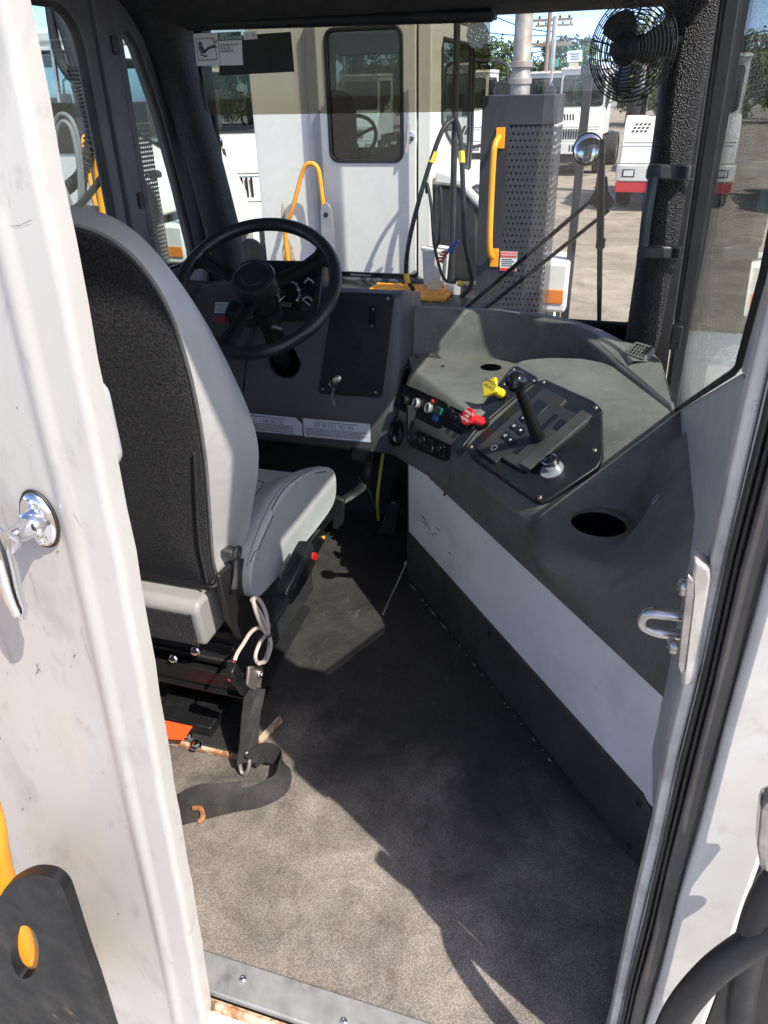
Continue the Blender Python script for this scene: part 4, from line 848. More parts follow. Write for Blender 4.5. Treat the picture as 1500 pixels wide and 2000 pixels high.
# side plate, recliner lever
bm = new_bm(); pp = [PX(u, v, 'x', -.752) for u, v in ((428, 1125), (455, 1098), (488, 1088), (512, 1120), (520, 1165), (496, 1225), (470, 1252), (448, 1215))]
prism3(bm, pp, (-.012, 0, 0)); sp = obj('side_plate', bm, pbr('dark_bracket', (.016, .015, .015), .4), seat, bevel=.004, label='dark pressed hinge plate')
rl = [PX(u, v, 'x', -.736) for u, v in ((463, 1086), (462, 1100), (460, 1125), (457, 1150))]
bm = new_bm(); tube(bm, curve(rl, 4), [.010, .0095, .009, .009, .0085, .008, .008, .0075, .0075, .008, .009, .0095, .0098], 10, flat=(.6, 1)); lv = obj('recline_lever', bm, pbr('charcoal_plastic', (.045, .045, .046), .45), seat, smooth=50, label='charcoal recliner lever with an eye')
bm = new_bm(); c_ = PX(464, 1080, 'x', -.734)
tube(bm, [c_+Vector((.002*math.sin(a), .011*math.cos(a), .013*math.sin(a))) for a in [2*math.pi*k/20 for k in range(20)]], .0055, 8, closed=True); obj('lever_eye', bm, MATS['charcoal_plastic'], lv, smooth=True)
bm = new_bm(); c_ = PX(449, 1078, 'x', -.752); box(bm, -.02, .012, -.012, .012, -.010, .010, Matrix.Translation(c_)); obj('lever_pivot', bm, MATS['charcoal_plastic'], lv, bevel=.004)
# suspension base
bm = new_bm(); prism(bm, [(1.27, .05), (1.24, .20), (1.26, .345), (1.74, .335), (1.74, .05)], -1.12, -.80, frame((0, 0, 0), (0, 1, 0), (0, 0, 1))); bs = obj('suspension_base', bm, M_HEAD, seat, bevel=.01)
for k in range(5):
    bm = new_bm(); z = .075+.045*k; box(bm, -1.125, -.795, 1.226+.006*(k % 2), 1.242, z, z+.02); obj('bellows_fold', bm, M_RUBBER, bs, bevel=.005)
bm = new_bm(); box(bm, -1.15, -.705, 1.185, 1.205, .128, .182); cb = obj('cross_bar', bm, M_BPLAST, seat, bevel=.003, label='black cross bar with a bolt')
bm = new_bm(); box(bm, -1.15, -.705, 1.175, 1.230, .122, .128); obj('bar_flange', bm, M_BPLAST, cb)
for u, v, y in ((340, 1285, 1.184), (383, 1270, 1.184), (402, 1335, 1.20), (455, 1323, 1.184)):
    p = PX(u, v, 'y', y); bm = new_bm(); lathe(bm, [(.012, 0), (.012, .003), (.0085, .003), (.0085, .011), (.006, .012)], frame(p, (1, 0, 0), (0, 0, 1)), 6 if u != 383 else 12); obj('bolt', bm, M_CHROME, cb, smooth=25)
bm = new_bm(); prism(bm, [(-1.15, 1.10), (-.742, 1.105), (-.735, 1.14), (-.775, 1.25), (-.80, 1.70), (-1.15, 1.70)], .003, .016); fp = obj('floor_plate', bm, pbr('black_base_plate', (.02, .02, .02), .5, dirt=[((.2, .16, .1), 12, .62, .75, .7)]), seat, bevel=.002)
bm = new_bm(); prism(bm, [(-1.15, 1.088), (-.74, 1.094), (-.725, 1.105), (-.742, 1.112), (-1.15, 1.108)], .002, .012); obj('plate_edge', bm, M_RUST, fp, label='rusty edge of the seat base plate')
bm = new_bm(); prism(bm, [(-.738, 1.10), (-.724, 1.10), (-.690, 1.24), (-.702, 1.25)], .002, .013); obj('plate_edge', bm, M_RUST, fp)
bm = new_bm(); prism3(bm, [PX(u, v, 'z', .05) for u, v in ((300, 1404), (376, 1420), (358, 1446), (300, 1442))], (0, 0, .003)); obj('warning_tag', bm, pbr('orange_label', (.75, .10, .02), .4, var=.03), seat, label='orange warning tag on the seat base')
bm = new_bm(); box(bm, -1.0, -.83, 1.13, 1.25, .016, .048); obj('base_block', bm, M_BPLAST, seat, bevel=.004)
for u, v in ((383, 1458), (366, 1440)):
    p = PX(u, v, 'z', .016); bm = new_bm(); lathe(bm, [(.015, 0), (.015, .003), (.010, .003), (.010, .014), (.007, .015)], Matrix.Translation(p), 6); obj('bolt', bm, M_CHROME, fp, smooth=25)

# ---------------------------------------------------------------- seat belt
def ribbon(bm, pts, wdirs, w, th=.0014, n=6):
    P_ = curve(pts, n); Wd = curve(wdirs, n); rows = []
    for i, (p, d) in enumerate(zip(P_, Wd)):
        t_ = (P_[min(i+1, len(P_)-1)]-P_[max(i-1, 0)]).normalized(); d = d-t_*d.dot(t_); d.normalize(); nn = t_.cross(d)
        rows.append([p-d*w/2-nn*th, p+d*w/2-nn*th, p+d*w/2+nn*th, p-d*w/2+nn*th])
    loft(bm, rows)
M_BELT = pbr('dusty_webbing', (.022, .021, .021), .75, var=.3, vs=20, bump=.7, bs=420, dirt=[((.08, .07, .06), 14, .5, .75, .6)])
belt = thing('seat_belt', 'loose dusty black seat belt webbing curled on the floor beside the seat', 'seat belt', tuple(PX(500, 1480, 'z', 0)))
A0 = PX(505, 1345, 'x', -.70); F1 = PX(487, 1485, 'z', .030)
bm = new_bm(); ribbon(bm, [PX(503, 1345, 'x', -.695), PX(492, 1390, 'x', -.70), PX(489, 1430, 'x', -.702), PX(486, 1490, 'z', .035)], [(.5, .8, 0), (.75, .5, 0), (.6, .7, 0), (.9, .3, .1)], .042); obj('webbing', bm, M_BELT, belt, smooth=60)
bm = new_bm(); ribbon(bm, [PX(492, 1345, 'x', -.70), PX(484, 1390, 'x', -.705), PX(481, 1440, 'x', -.705), PX(478, 1490, 'z', .03)], [(.4, .9, 0), (.2, .9, .1), (.3, .9, 0), (.6, .7, 0)], .040); obj('webbing', bm, M_BELT, belt, smooth=60)
zz = Vector((0, 0, 1))
bm = new_bm(); ribbon(bm, [PX(490, 1488, 'z', .035), PX(515, 1470, 'z', .050), PX(545, 1478, 'z', .045), PX(556, 1500, 'z', .035), PX(548, 1530, 'z', .028), PX(510, 1552, 'z', .022), PX(465, 1562, 'z', .014), PX(420, 1574, 'z', .009), PX(360, 1590, 'z', .006), PX(300, 1600, 'z', .006)], [(.2, .25, 1), (.1, .3, 1), (-.3, .2, 1), (-.5, 0, .9), (-.5, .2, .8), (-.2, .8, .5), (-.1, 1, .3), (0, 1, .15), (0, 1, .05), (0, 1, .0)], .052); obj('webbing', bm, M_BELT, belt, smooth=60)
bm = new_bm(); ribbon(bm, [PX(472, 1545, 'z', .022), PX(430, 1550, 'z', .030), PX(390, 1552, 'z', .026), PX(350, 1568, 'z', .008)], [(.0, .5, .8), (0, .6, .8), (0, .7, .7), (0, .9, .4)], .044); obj('webbing', bm, M_BELT, belt, smooth=60)
bm = new_bm(); p = PX(478, 1490, 'z', .032); tube(bm, [p+Vector((.012*math.cos(a), .012*math.sin(a), .024*math.sin(a))) for a in [2*math.pi*k/16 for k in range(16)]], .005, 6, closed=True); obj('adjuster', bm, pbr('worn_buckle_metal', (.25, .22, .2), .5, metal=.6, var=.3), belt, smooth=True)
bm = new_bm(); prism3(bm, [PX(u, v, 'x', -.694) for u, v in ((488, 1302), (515, 1300), (510, 1345), (498, 1350), (484, 1340))], (-.008, 0, 0)); an = obj('anchor_plate', bm, MATS['worn_buckle_metal'], belt, bevel=.003)
screw(an, PX(507, 1315, 'x', -.692), (1, -.3, .2), .011, M_STEEL, 'bolt')
bm = new_bm(); p = PX(386, 1590, 'z', .004); tube(bm, curve([PX(378, 1578, 'z', .012), PX(392, 1580, 'z', .016), PX(396, 1596, 'z', .010), PX(388, 1606, 'z', .004)], 5), .006, 7); obj('rusty_hook', bm, pbr('rust_orange', (.30, .13, .05), .8, var=.4, vs=60), belt, smooth=True, label='small rusty hook on the floor')
# buckle
bk = thing('belt_buckle', 'black belt buckle with a red release button on a stalk beside the cushion', 'buckle', tuple(PX(545, 1200, 'x', -.70)))
ba, bb_ = PX(556, 1166, 'x', -.672), PX(602, 1072, 'x', -.672); ax = (bb_-ba).normalized(); side = Vector((0, 1, 0)); bM = frame(ba, ax, Vector((1, -.25, 0)))
L = (bb_-ba).length; bm = new_bm(); rows = []
for x, hw, hh in ((-.006, .013, .020), (0, .017, .025), (L*.45, .021, .033), (L*.8, .021, .034), (L*.97, .020, .033), (L, .016, .028)): rows.append([bM @ Vector((x, p[0], p[1])) for p in rrect(-hw, hw, -hh, hh, .010, 3)])
loft(bm, rows); obj('buckle_body', bm, pbr('buckle_black', (.016, .016, .018), .22, var=.15, rvar=.08), bk, smooth=40, bevel=.003)
bm = new_bm(); prism3(bm, [PX(u, v, 'x', -.648) for u, v in ((612, 1080), (619, 1079), (624, 1088), (617, 1096), (611, 1092))], (-.016, 0, 0)); obj('release_button', bm, pbr('red_button', (.55, .02, .02), .35), bk, bevel=.002)
bm = new_bm(); pf = rrect(L*.12, L*.78, -.020, .020, .010); prism(bm, pf, .0, .0245, bM @ Matrix.Rotation(R(-90), 4, 'X') @ Matrix.Translation((0, 0, -.0015))) ; obj('buckle_inset', bm, M_BPLAST, bk, bevel=.003)
bm = new_bm(); tube(bm, [ba-ax*.075, ba-ax*.04, ba], [.010, .013, .014], 12, flat=(.7, 1.2)); obj('stalk_boot', bm, M_RUBBER, bk, smooth=40)
bm = new_bm(); prism3(bm, [PX(u, v, 'x', -.712) for u, v in ((600, 1085), (606, 1060), (628, 1034), (637, 1040), (634, 1058), (614, 1096))], (-.008, 0, 0)); tg = obj('mount_tongue', bm, M_BPLAST, bk, bevel=.002)
screw(tg, PX(632, 1050, 'x', -.710), (1, -.4, .2), .007, pbr('brass_bolt', (.70, .42, .08), .35, metal=.8), 'bolt')
# grey cable bundle with connector
cab_w = thing('cable_bundle', 'looped beige cable tied in a bundle with a black connector, hanging beside the seat', 'cable', tuple(PX(505, 1300, 'x', -.69)))
M_CAB = pbr('beige_cable', (.42, .37, .33), .5, var=.08)
def ctube(px, r=.0045): 
    bm = new_bm(); tube(bm, curve([PX(u, v, 'x', x) for u, v, x in px], 6), r, 8); return obj('cable', bm, M_CAB, cab_w, smooth=True)
ctube([(522, 1235, -.685), (512, 1205, -.682), (497, 1180, -.683), (492, 1172, -.688), (500, 1168, -.692), (514, 1185, -.690), (524, 1215, -.687), (525, 1240, -.684)])
ctube([(524, 1236, -.680), (520, 1200, -.678), (507, 1172, -.680), (496, 1170, -.682), (498, 1190, -.68), (512, 1225, -.678), (520, 1238, -.678)])
ctube([(521, 1238, -.686), (508, 1255, -.684), (499, 1280, -.683), (503, 1294, -.683), (516, 1290, -.683), (525, 1265, -.683), (526, 1240, -.685)])
ctube([(526, 1238, -.677), (529, 1262, -.677), (520, 1290, -.676), (506, 1296, -.677)])
ctube([(522, 1236, -.689), (506, 1226, -.691), (490, 1235, -.693), (475, 1258, -.694), (464, 1275, -.695), (458, 1290, -.695)])
bm = new_bm(); c_ = PX(523, 1237, 'x', -.682); tube(bm, [c_+Vector((.010*math.cos(a), .014*math.sin(a), .002*math.sin(a))) for a in [2*math.pi*k/14 for k in range(14)]], .0025, 5, closed=True); obj('cable_tie', bm, M_BPLAST, cab_w, smooth=True)
c0_, c1_ = PX(450, 1303, 'x', -.693), PX(478, 1352, 'x', -.693); ax_ = c1_-c0_; cM_ = frame(c0_, ax_, (1, 0, 0)); bm = new_bm(); box(bm, 0, ax_.length*.55, -.010, .010, -.013, .013, cM_); obj('connector', bm, M_BPLAST, cab_w, bevel=.003)
bm = new_bm(); box(bm, ax_.length*.55, ax_.length, -.008, .008, -.010, .010, cM_); obj('connector', bm, M_BPLAST, cab_w, bevel=.003)
for k, cc in enumerate(((.5, .03, .03), (.05, .05, .05))):
    bm = new_bm(); tube(bm, [PX(457, 1290, 'x', -.695), PX(452+k*6, 1305, 'x', -.693)], .0017, 5); obj('lead', bm, pbr('lead_%d' % k, cc, .4), cab_w)

# ---------------------------------------------------------------- pedals, footwell bits
bp = thing('brake_pedal', 'black brake pedal on a cranked arm under the dashboard', 'pedal', tuple(PX(652, 1030, 'y', 1.98)))
bm = new_bm(); tube(bm, curve([PX(718, 880, 'y', 2.12), PX(716, 925, 'y', 2.10), PX(708, 950, 'y', 2.06), PX(685, 968, 'y', 2.0), PX(664, 980, 'y', 1.97)], 5), .015, 8, flat=(1.2, .6)); obj('arm', bm, pbr('dull_black_metal', (.012, .012, .012), .55, var=.3), bp, smooth=50)
bm = new_bm(); prism3(bm, [PX(u, v, 'y', 1.955) for u, v in ((650, 970), (672, 978), (668, 1024), (660, 1034), (648, 1034))], (0, .02, 0)); obj('pad', bm, M_RUBBER, bp, bevel=.004)
bm = new_bm(); box(bm, -.78, -.70, 2.06, 2.16, .35, .40); obj('pivot_bracket', bm, M_BPLAST, bp, bevel=.006)
ap = thing('accelerator_pedal', 'ribbed black accelerator pedal on the footwell floor', 'pedal', tuple(PX(765, 1040, 'z', 0)))
q0, q1, q2, q3 = PX(740, 1042, 'y', 2.05), PX(768, 1042, 'y', 2.05), PX(782, 985, 'y', 2.12), PX(757, 985, 'y', 2.12)
bm = new_bm(); prism3(bm, [q0, q1, q2, q3], (0, .015, -.008)); obj('treadle', bm, M_BPLAST, ap, bevel=.003)
for k in range(5):
    f = .1+.2*k; a_, b_ = q0+(q1-q0)*f, q3+(q2-q3)*f; bm = new_bm(); tube(bm, [a_+Vector((0, -.002, .002)), b_+Vector((0, -.002, .002))], .003, 5); obj('rib', bm, M_RUBBER, ap, smooth=True)
bm = new_bm(); tube(bm, [q2*.5+q3*.5, PX(775, 965, 'y', 2.25), PX(778, 940, 'y', 2.33)], .010, 8); obj('rod', bm, M_BPLAST, ap, smooth=True)
bm = new_bm(); tube(bm, curve([PX(748, 885, 'y', 2.2), PX(742, 930, 'y', 2.17), PX(737, 975, 'y', 2.16), PX(739, 1015, 'y', 2.2)], 6), .006, 8); tag(obj('air_hose', bm, pbr('yellow_hose', (.42, .36, .03), .4), None, smooth=True), 'thin yellow air hose hanging in the dark footwell', 'hose')
bm = new_bm(); tube(bm, curve([PX(700, 930, 'y', 2.25), PX(722, 960, 'y', 2.22), PX(735, 995, 'y', 2.25)], 6), .005, 8); tag(obj('air_hose', bm, pbr('green_hose', (.03, .12, .05), .4), None, smooth=True), 'thin green air hose in the dark footwell', 'hose')
bm = new_bm(); tube(bm, curve([PX(794, 1096, 'z', .05), PX(788, 1112, 'z', .03), PX(768, 1155, 'z', .006), PX(748, 1199, 'z', .005)], 6), [.005]*3+[.0028]*15+[.004], 7); tag(obj('floor_rod', bm, pbr('grey_rod', (.32, .31, .29), .5), None, smooth=True), 'thin grey rod lying on the floor by the kick panel', 'rod')

# ---------------------------------------------------------------- fan on the right pillar
fan = thing('cab_fan', 'black wire caged fan mounted on the right pillar', 'fan', tuple(PD(1260, 150, 1.98)))
FC = PD(1234, 96, 1.93); FV_ = -ray(1234, 96); FA = (FV_*.84-RT*.50+UP*.02).normalized(); FX = (UP-FA*UP.dot(FA)).normalized(); FMt = frame(FC, FX, None, FA); FR = .098
M_WIRE = pbr('fan_wire', (.010, .010, .010), .35)
def circ(r, z, rad=.0013):
    bm = new_bm(); tube(bm, [FMt @ Vector((r*math.cos(a), r*math.sin(a), z)) for a in [2*math.pi*k/44 for k in range(44)]], rad, 5, closed=True); return obj('cage_ring', bm, M_WIRE, fan, smooth=True)
def cz(r): return .030*(1-(r/FR)**2.6)
for k in range(11): circ(.030+(FR-.030)*k/10, cz(.030+(FR-.030)*k/10), .0016 if k in (0, 10) else .00125)
for k in range(6): circ(.045+(FR-.045)*k/6, -.034+.034*(((.045+(FR-.045)*k/6)/FR)**3), .0012)
for k in range(4):
    a = R(45+90*k+12); bm = new_bm(); tube(bm, [FMt @ Vector((r*math.cos(a), r*math.sin(a), cz(r)-.002)) for r in [.028+(FR-.028)*j/10 for j in range(11)]], .0018, 5); obj('cage_spoke', bm, M_WIRE, fan, smooth=True)
bm = new_bm()
for k in range(28):
    a0 = 2*math.pi*k/28; tube(bm, [FMt @ Vector((r*math.cos(a0+.55*(1-r/FR)), r*math.sin(a0+.55*(1-r/FR)), -.036+.036*((r/FR)**3))) for r in [.04+(FR-.04)*j/7 for j in range(8)]], .0010, 4)
obj('rear_cage_wires', bm, M_WIRE, fan, smooth=True)
bm = new_bm(); lathe(bm, [(.030, .030), (.029, .037), (.022, .0385), (.0205, .037), (.018, .0385), (.0005, .0385)], FMt, 28); obj('cage_badge', bm, M_BPLAST, fan, smooth=40)
for k in range(3):
    a = R(120*k+20); bm = new_bm(); rows = []
    for r, w, tw in ((.016, .014, .9), (.04, .030, .75), (.065, .036, .6), (.078, .026, .5), (.084, .010, .45)):
        c_, s_ = math.cos(a), math.sin(a); tx = Vector((-s_, c_, 0)); rd = Vector((c_, s_, 0))
        rows.append([FMt @ (rd*r+tx*w*x*math.cos(tw)+Vector((0, 0, w*x*math.sin(tw)-.008+.001*y))) for x, y in ((-1, -1), (1, -1), (1, 1), (-1, 1))])
    loft(bm, rows); obj('blade', bm, pbr('fan_blade', (.04, .038, .036), .4), fan, smooth=True)
bm = new_bm(); lathe(bm, [(.018, .0), (.028, -.030), (.030, -.070), (.025, -.082), (.0005, -.084)], FMt, 24); obj('motor', bm, M_BPLAST, fan, smooth=40)
bm = new_bm(); tube(bm, [FMt @ Vector((0, 0, -.07)), FMt @ Vector((0, 0, -.11)), Vector((.072, 2.14, 1.50))], .013, 10); obj('mount_arm', bm, M_BPLAST, fan, smooth=40)
bm = new_bm(); tube(bm, curve([FMt @ Vector((-FR, .0, 0)), FMt @ Vector((-FR-.012, .008, .004)), FMt @ Vector((-FR-.010, -.012, 0)), FMt @ Vector((-FR-.024, .002, 0))], 4), .0016, 5); obj('wire_tie', bm, M_WIRE, fan, smooth=True)
bm = new_bm(); c_ = PX(1305, 100, 'y', 2.10); box(bm, -.008, .008, -.008, .008, -.006, .006, Matrix.Translation(c_+Vector((0, -.02, 0)))); obj('switch_tip', bm, M_YEL, fan, bevel=.002)

# ---------------------------------------------------------------- roller sun visor with decals
G_FILM = glass('visor_film', (.60, .575, .495), 1.35)
vis = thing('sun_visor', 'smoky tinted roller sun visor pulled down across the windshield', 'sun visor', (-.8, 2.14, 1.36))
VY = 2.145
vp_ = [PX(u, v, 'y', VY) for u, v in ((374, 40), (958, 20), (957, 170), (954, 205), (945, 215), (925, 218), (430, 225), (410, 224), (400, 215), (392, 180))]
bm = new_bm(); prism3(bm, vp_, (0, .0012, 0)); obj('tinted_film', bm, G_FILM, vis)
bm = new_bm(); a_, b_ = PX(366, 47, 'y', VY-.008), PX(962, 28, 'y', VY-.008); tube(bm, [a_, b_], .016, 12); obj('roller', bm, M_BPLAST, vis, smooth=True)
bm = new_bm(); c_ = PX(963, 20, 'y', VY); box(bm, -.008, .008, -.02, .02, -.02, .03, Matrix.Translation(c_)); obj('end_bracket', bm, M_BPLAST, vis, bevel=.003)
def decal(name, px, mat, lab, cat, dy=.002):
    pts = [PX(u, v, 'y', VY-dy) for u, v in px]; bm = new_bm(); prism3(bm, pts, (0, -.0006, 0)); return tag(obj(name, bm, mat), lab, cat), pts
M_STK = pbr('sticker_white', (.62, .62, .60), .5, var=.02); M_GRN = pbr('sticker_green', (.02, .13, .07), .5)
dk, _ = decal('window_decal', ((428, 72), (568, 62), (575, 140), (428, 148)), pbr('dark_decal', (.012, .013, .010), .7), 'dark rectangular decal beside the safety sticker on the visor', 'decal', .0018)
stk, sp_ = decal('safety_sticker', ((377, 66), (471, 61), (475, 127), (385, 129)), M_STK, 'white emergency exit safety sticker with a green heading', 'sticker', .0032)
def on(px, mat, name, par, dy=.0042):
    bm = new_bm(); bm.faces.new([bm.verts.new(PX(u, v, 'y', VY-dy)) for u, v in px]); return obj(name, bm, mat, par)
on(((426, 64), (470, 62), (471, 78), (427, 80)), M_GRN, 'heading_band', stk)
VXd, VZd = Vector((1, 0, .0)), Vector((0, 0, 1))
def vt_(s, u, v, size, mat, par, dy=.0046, al='LEFT'): return text('sticker_text', s, size, frame(PX(u, v, 'y', VY-dy), (1, 0, .015), (0, 0, 1)), mat, par, al)
vt_('SAFETY', 429, 69, .0105, M_PRINT, stk); vt_('INSTRUCTIONS', 429, 75.5, .0095, M_PRINT, stk)
for i, s_ in enumerate(('Emergency exit.', 'Kick out', 'windshield.')): vt_(s_, 430.5, 88+6.3*i, .0088, M_DPRINT, stk)
on(((424.6, 65), (425.6, 65), (431, 127), (430, 127)), M_DPRINT, 'divider', stk)
for a_, b_ in (((382, 76), (418, 74)), ((418, 74), (424, 116)), ((424, 116), (388, 118)), ((388, 118), (382, 76)), ((413, 76), (424, 93))):
    bm = new_bm(); tube(bm, [PX(a_[0], a_[1], 'y', VY-.0042), PX(b_[0], b_[1], 'y', VY-.0042)], .0009, 4); obj('pictogram_line', bm, M_DPRINT, stk)
for pts, r in (([(391, 86)], .006), ([(393, 91), (399, 104)], .0055), ([(398, 103), (407, 94), (420, 90)], .0032), ([(388, 91), (394, 108), (400, 110), (405, 109)], .002), ([(423, 82), (421, 80)], .003)):
    bm = new_bm(); pp = [PX(u, v, 'y', VY-.0042) for u, v in pts]
    if len(pp) == 1: lathe(bm, [(r, 0), (r, .0004)], frame(pp[0], (1, 0, 0), (0, 0, 1)), 14)
    else: tube(bm, pp, r, 6, flat=(1, .2))
    obj('pictogram', bm, M_DPRINT, stk)
num, _ = decal('number_sticker', ((475, 63), (501, 61), (503, 76), (476, 78)), M_STK, 'small white sticker with the numbers 1 3', 'sticker', .0032)
vt_('1', 482, 69.5, .013, M_DPRINT, num, al='CENTER'); vt_('3', 495, 69, .013, M_DPRINT, num, al='CENTER')
ins = [(933+22*math.cos(a), 68+28*math.sin(a)) for a in [2*math.pi*k/24 for k in range(24)]]
def lace():
    m = bpy.data.materials.new('speckled_seal'); m.use_nodes = True; t = m.node_tree; b = t.nodes['Principled BSDF']; tc = t.nodes.new('ShaderNodeTexCoord')
    vo = t.nodes.new('ShaderNodeTexVoronoi'); setin(vo, 'Scale', 190); t.links.new(tc.outputs['Object'], vo.inputs['Vector']); r = ramp(t, .30, .42, (.02, .02, .02, 1), (.34, .35, .32, 1)); t.links.new(vo.outputs['Distance'], r.inputs[0]); t.links.new(r.outputs[0], b.inputs['Base Color'])
    tr = t.nodes.new('ShaderNodeBsdfTransparent'); mx = t.nodes.new('ShaderNodeMixShader'); r2 = ramp(t, .28, .34); t.links.new(vo.outputs['Distance'], r2.inputs[0]); t.links.new(r2.outputs[0], mx.inputs[0]); t.links.new(tr.outputs[0], mx.inputs[1]); t.links.new(b.outputs[0], mx.inputs[2]); t.links.new(mx.outputs[0], t.nodes['Material Output'].inputs[0])
    return m
decal('inspection_seal', ins, lace(), 'round speckled pale seal at the end of the visor', 'decal', .002)

# ---------------------------------------------------------------- grab handle on the right pillar
gh = thing('pillar_grab_bar', 'dark plastic grab handle clamped round the right pillar by two straps', 'grab handle', tuple(PX(1255, 500, 'y', 2.08)))
M_GH = pbr('grab_plastic', (.035, .045, .045), .38, var=.1)
for k, (u0, v0, u1, v1) in enumerate(((1266, 322, 1352, 324), (1246, 482, 1332, 482))):
    pts = [PX(u0, v0, 'y', 2.085), PX(u0+20, v0-1, 'y', 2.075), PX(u1-20, v0, 'y', 2.075), PX(u1, v0+2, 'y', 2.095)]; bm = new_bm(); h = .034 if k == 0 else .030
    rows = [[p+Vector((0, 0, 0)), p+Vector((0, .02, 0)), p+Vector((0, .02, -h)), p+Vector((0, 0, -h))] for p in pts]
    loft(bm, rows); sp = obj('strap', bm, M_GH, gh, bevel=.004)
    for dz in (0, -h+.004):
        bm = new_bm(); a_ = pts[-1]+Vector((0, .0, dz)); tube(bm, [a_+Vector((-.02, .01, 0)), a_+Vector((.02, .02, -.002))], .004, 6, flat=(.5, 1.6)); obj('clip', bm, M_GH, sp, smooth=True)
bm = new_bm(); tube(bm, curve([PX(1276, 348, 'y', 2.07), PX(1270, 380, 'y', 2.055), PX(1262, 430, 'y', 2.05), PX(1257, 480, 'y', 2.06)], 6), .0125, 12); obj('grip', bm, M_GH, gh, smooth=True)

# ---------------------------------------------------------------- wiper and mirror outside the windshield
wp = thing('windshield_wiper', 'black twin arm windshield wiper with a long upright blade', 'wiper', tuple(PX(915, 603, 'y', 2.37)))
WYo = 2.40
def wpt(u, v, dy=0): return PX(u, v, 'y', WYo+dy)
for a_, b_, r in (((898, 612), (1164, 384), .0062), ((934, 614), (1190, 410), .0056)):
    bm = new_bm(); P0, P1 = wpt(*a_), wpt(*b_); tube(bm, [P0, P0.lerp(P1, .3), P0.lerp(P1, .55), P1], [r*1.4, r*1.25, r*1.1, r], 8); obj('arm', bm, M_BPLAST, wp, smooth=40)
bm = new_bm(); prism3(bm, [wpt(u, v, -.012) for u, v in ((1165, 345), (1186, 345), (1188, 372), (1202, 395), (1196, 404), (1176, 418), (1158, 402), (1146, 398), (1162, 372))], (0, .02, 0)); obj('pivot_plate', bm, M_BPLAST, wp, bevel=.003)
bm = new_bm(); tube(bm, [wpt(1176, 272, -.03), wpt(1174, 345, -.03), wpt(1172, 480, -.03)], [.008, .011, .011], 8); obj('blade_spine', bm, M_BPLAST, wp, smooth=40)
bm = new_bm(); tube(bm, [wpt(1172, 440, -.034), wpt(1171, 560, -.034), wpt(1170, 652, -.034)], [.0085, .0078, .006], 8, flat=(1, .8)); obj('blade', bm, M_RUBBER, wp, smooth=40)
bm = new_bm(); c_ = wpt(1173, 475, -.03); box(bm, -.013, .013, -.01, .01, -.014, .014, Matrix.Translation(c_)); obj('blade_clip', bm, M_BPLAST, wp, bevel=.003)
mi = thing('convex_mirror', 'small round convex mirror on an upright black post beyond the windshield', 'mirror', tuple(PX(1166, 640, 'y', 2.6)))
mc = PX(1148, 291, 'y', 2.60); mn = (CPOS-mc).normalized()*.8+Vector((-.3, -.3, .2)); mM = frame(mc, mn.orthogonal(), None, mn)
bm = new_bm(); lathe(bm, [(.043, -.008), (.0445, 0), (.041, .003), (.030, .0075), (.015, .0105), (.0003, .0115)], mM, 28); obj('mirror_face', bm, M_CHROME, mi, smooth=60)
bm = new_bm(); lathe(bm, [(.0465, -.010), (.047, .002), (.0445, .003), (.0445, -.004)], mM, 28, False); obj('mirror_rim', bm, M_BPLAST, mi, smooth=40)
bm = new_bm(); q_ = PX(1170, 275, 'y', 2.64); tube(bm, [mc-mn.normalized()*.01, PX(1173, 291, 'y', 2.64), PX(1170, 640, 'y', 2.64), PX(1169, 760, 'y', 2.64)], .007, 8); obj('post', bm, M_BPLAST, mi, smooth=40)

# hoses behind our cab, right of the doorway
bm = new_bm(); tube(bm, curve([PX(1270, 2110, 'y', .575), PX(1318, 1990, 'y', .585), PX(1385, 1905, 'y', .59), PX(1460, 1848, 'y', .595), PX(1570, 1775, 'y', .60)], 8), .0175, 14); tag(obj('air_hose', bm, M_RUBBER, None, smooth=True), 'thick black air hose looping beside the rear corner of the cab', 'hose')
bm = new_bm(); tube(bm, curve([PX(1440, 2080, 'y', .60), PX(1450, 1930, 'y', .60), PX(1486, 1780, 'y', .605), PX(1560, 1660, 'y', .61)], 8), .018, 12); tag(obj('air_hose', bm, M_RUBBER, None, smooth=True), 'black air hose hanging behind the thick looping hose', 'hose')
bm = new_bm(); prism3(bm, [PX(u, v, 'y', .60) for u, v in ((1488, 1580), (1540, 1560), (1540, 1720), (1486, 1705), (1480, 1660))], (0, .03, 0)); tag(obj('latch_plate', bm, M_STEEL, None, bevel=.006), 'worn steel plate at the edge of the corner panel', 'plate')
